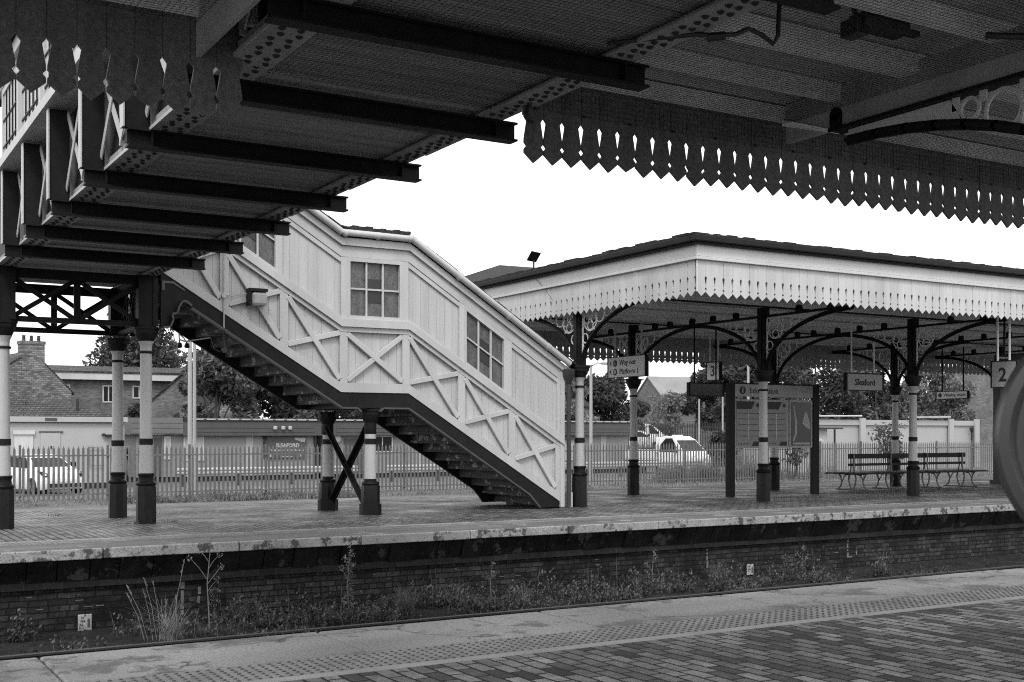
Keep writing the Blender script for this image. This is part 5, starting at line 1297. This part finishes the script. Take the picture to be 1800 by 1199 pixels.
weeds('fence_scrub', F_WEEDL, 3000, (31.5, 44, 41.4, 42.4), GZ, (.5, 1.3), .5, .03, 7, 9, lambda x: .15+.85*(1 if 32.8 < x < 39 else 0))
weeds('bank_growth', F_MID, 7000, (44, 66, 62.5, 65.8), GZ+.2, (.3, 1.0), .8, .04, 3, 8)
m = MB().add([(-20, 37, GZ-.3), (120, 37, GZ-.3), (120, 39.4, GZ+.06), (-20, 39.4, GZ+.06), (120, 41.7, GZ+.06), (-20, 41.7, GZ+.06)], [(0,1,2,3), (3,2,4,5)]); struct('grass_bank', m, SOIL)
# individual tall weeds by the wall
def clump(name, label, x, y, n, h, lean, m_, w_=.009, seed=0):
    R_ = random.Random(seed); m = MB()
    for _ in range(n): blade(m, x+R_.gauss(0,.06), y+R_.gauss(0,.05), -1.11, h*R_.uniform(.45, 1.05), R_.uniform(.2, lean), R_.uniform(0, 6.28), w_, R_)
    return tag(m.build(name, m_), label, 'grass clump')
clump('grass_clump', 'bushy pale grass clump below the first stair columns, left part of the track wall', 3.95, 15.0, 170, .62, 1.2, F_STRAW, .008, 1)
clump('grass_clump', 'thick arching grass clump at the wall foot below the landing columns', 7.25, 15.1, 260, .55, 1.2, F_WEED, .009, 2)
clump('grass_clump', 'grass clump at the wall foot under the stair end', 13.3, 15.4, 200, .5, 1.2, F_WEED, .009, 3)
def stalks(name, label, x, y, spec, m_, seed=0, r_=.006):
    R_ = random.Random(seed); m = MB()
    for dx, h, lx in spec:
        m.tube([(x+dx, y, -1.12), (x+dx+lx*.4, y+.01, -1.12+h*.55), (x+dx+lx, y+.02, -1.12+h)], r_, 5, r_*.4)
        for k in range(14):
            q = Vector((x+dx+lx*(1-.02*k), y+.02, -1.12+h*(1-.012*k))); s = .012
            m.add([q+Vector((-s*.5,0,0)), q+Vector((R_.uniform(-.02,.02),0,s*2)), q+Vector((s*.5,0,0))], [(0,1,2)])
    return tag(m.build(name, m_), label, 'weed')
stalks('dry_grass_stalks', 'tall dry grass stalks fanning out left of the chalk line on the wall', 3.85, 15.1, [(-.2,.62,-.22),(-.16,.72,-.26),(-.1,.66,-.12),(-.05,.8,-.16),(.0,.76,-.1),(.14,1.0,.16),(.05,.5,.02),(.16,.55,.04)], F_STRAW, 1, .005)
def weed_plant(name, label, x, y, h, branches, m_, nl, seed=0, ls=.035, flower=True):
    R_ = random.Random(seed); m = MB(); z = -1.12
    m.tube([(x, y, z), (x-.03*h, y, z+h*.5), (x+.02, y+.01, z+h)], .009, 6, .004)
    tips = [(x+.02, y, z+h)]
    for f, dx, dz in branches:
        p0 = (x-.03*h*(1-abs(f-.5)*2), y, z+h*f); tip = (p0[0]+dx, y+R_.uniform(-.06,.06), p0[2]+dz); m.tube([p0, ((p0[0]*.5+tip[0]*.5), y, p0[2]+dz*.55), tip], .005, 5, .003); tips.append(tip)
    st = m.build(name, BARKL); 
    m = MB()
    def leaf(q, s, droop):
        a = R_.uniform(0, 6.28); d_ = Vector((math.cos(a), math.sin(a), -droop)).normalized(); b = d_.cross(Vector((0,0,1))).normalized()
        i = len(m.v); m.v += [tuple(q), tuple(q+d_*s*.5+b*s*.16), tuple(q+d_*s), tuple(q+d_*s*.5-b*s*.16)]; m.f.append((i, i+1, i+2, i+3))
    for _ in range(nl):
        f = R_.random()**.8; leaf(Vector((x, y, z+h*f)), ls*R_.uniform(.7, 1.6)*(1.2-f*.6), R_.uniform(-.3, .6))
    lf = m.build('leaves', m_, st)
    if flower:
        m = MB()
        for tx, ty, tz in tips: leaf_quads(m, (tx, ty, tz), (.045, .03, .05), 22, .014, R_)
        m.build('flower_head', F_STRAW, st)
    return tag(st, label, 'weed')
weed_plant('tall_weed', 'tall branching weed with small flower heads rising above the platform edge', 4.62, 15.6, 1.22, [(.55,-.22,.30),(.5,.2,.22),(.66,.14,.2),(.42,.12,.16),(.75,-.1,.14)], F_WEED, 26, 2)
weed_plant('tall_weed', 'bushy upright weed against the wall left of the landing columns', 6.62, 15.6, .98, [(.55,-.1,.18),(.6,.09,.18),(.7,-.06,.16),(.75,.06,.16)], F_LITE, 190, 3, .075)
weed_plant('tall_weed', 'slender leafy weed against the wall under the middle of the stairs', 9.0, 15.7, .62, [(.6,.05,.1)], F_WEED, 60, 4, .05)
weed_plant('tall_weed', 'slender weed with side shoots left of the stair end, at the wall', 12.1, 15.7, .66, [(.5,-.12,.12),(.7,.1,.1)], F_WEED, 70, 5, .05)
weed_plant('tall_weed', 'branched weed right of the small wall plate', 15.5, 15.7, .55, [(.5,.14,.1),(.6,-.1,.12)], F_WEED, 60, 6, .05)
for k, (x, y) in enumerate(((4.62, 20.05), (5.3, 20.1), (3.9, 22.6), (5.6, 22.6))):
    R_ = random.Random(50+k); m = MB()
    for _ in range(26): blade(m, x+R_.gauss(0,.06), y+R_.gauss(0,.03), -.0, R_.uniform(.03, .09), R_.uniform(.4, 1.4), R_.uniform(0, 6.28), .012, R_)
    tag(m.build('weed_tuft', F_MID), ['small weed tuft at the foot of the nearer pair column', 'small flat weed just right of the nearer pair column', 'small weed tuft on the paving left of the farther pair column', 'tiny weed on the paving right of the farther pair column'][k], 'weed')
# enamel plates on the wall
def plate(label, x, z0, w_, h_, lines):
    t = thing('wall_plate', label, 'sign', (x, 16.3, z0))
    m = MB(); m.box(x, x+w_, 16.28, 16.30, z0, z0+h_); m.build('plate', PLATE, t, bevel=.008)
    for k, (s, dx) in enumerate(lines): text('lettering', s, h_*.19, (x+dx*w_, 16.278, z0+h_*(.74-.21*k)), '-y', CABF, t, bold=.001)
    m = MB(); m.box(x+w_*.68, x+w_*.86, 16.276, 16.279, z0+h_*.2, z0+h_*.72); m.box(x+w_*.45, x+w_*.55, 16.274, 16.279, z0+h_*.9, z0+h_*.99); m.box(x+w_*.45, x+w_*.55, 16.274, 16.279, z0+h_*.02, z0+h_*.1); m.build('stain', CABF, t)
plate('small pale plate with worn black figures low on the wall at the left', 3.07, -1.1, .175, .215, [('10', .2), ('958', .16), ('A2', .1), ('D 1', .06)])
plate('small pale worn plate low on the wall under the information board', 14.69, -1.08, .155, .2, [('58', .2), ('AL', .15), ('D', .15)])
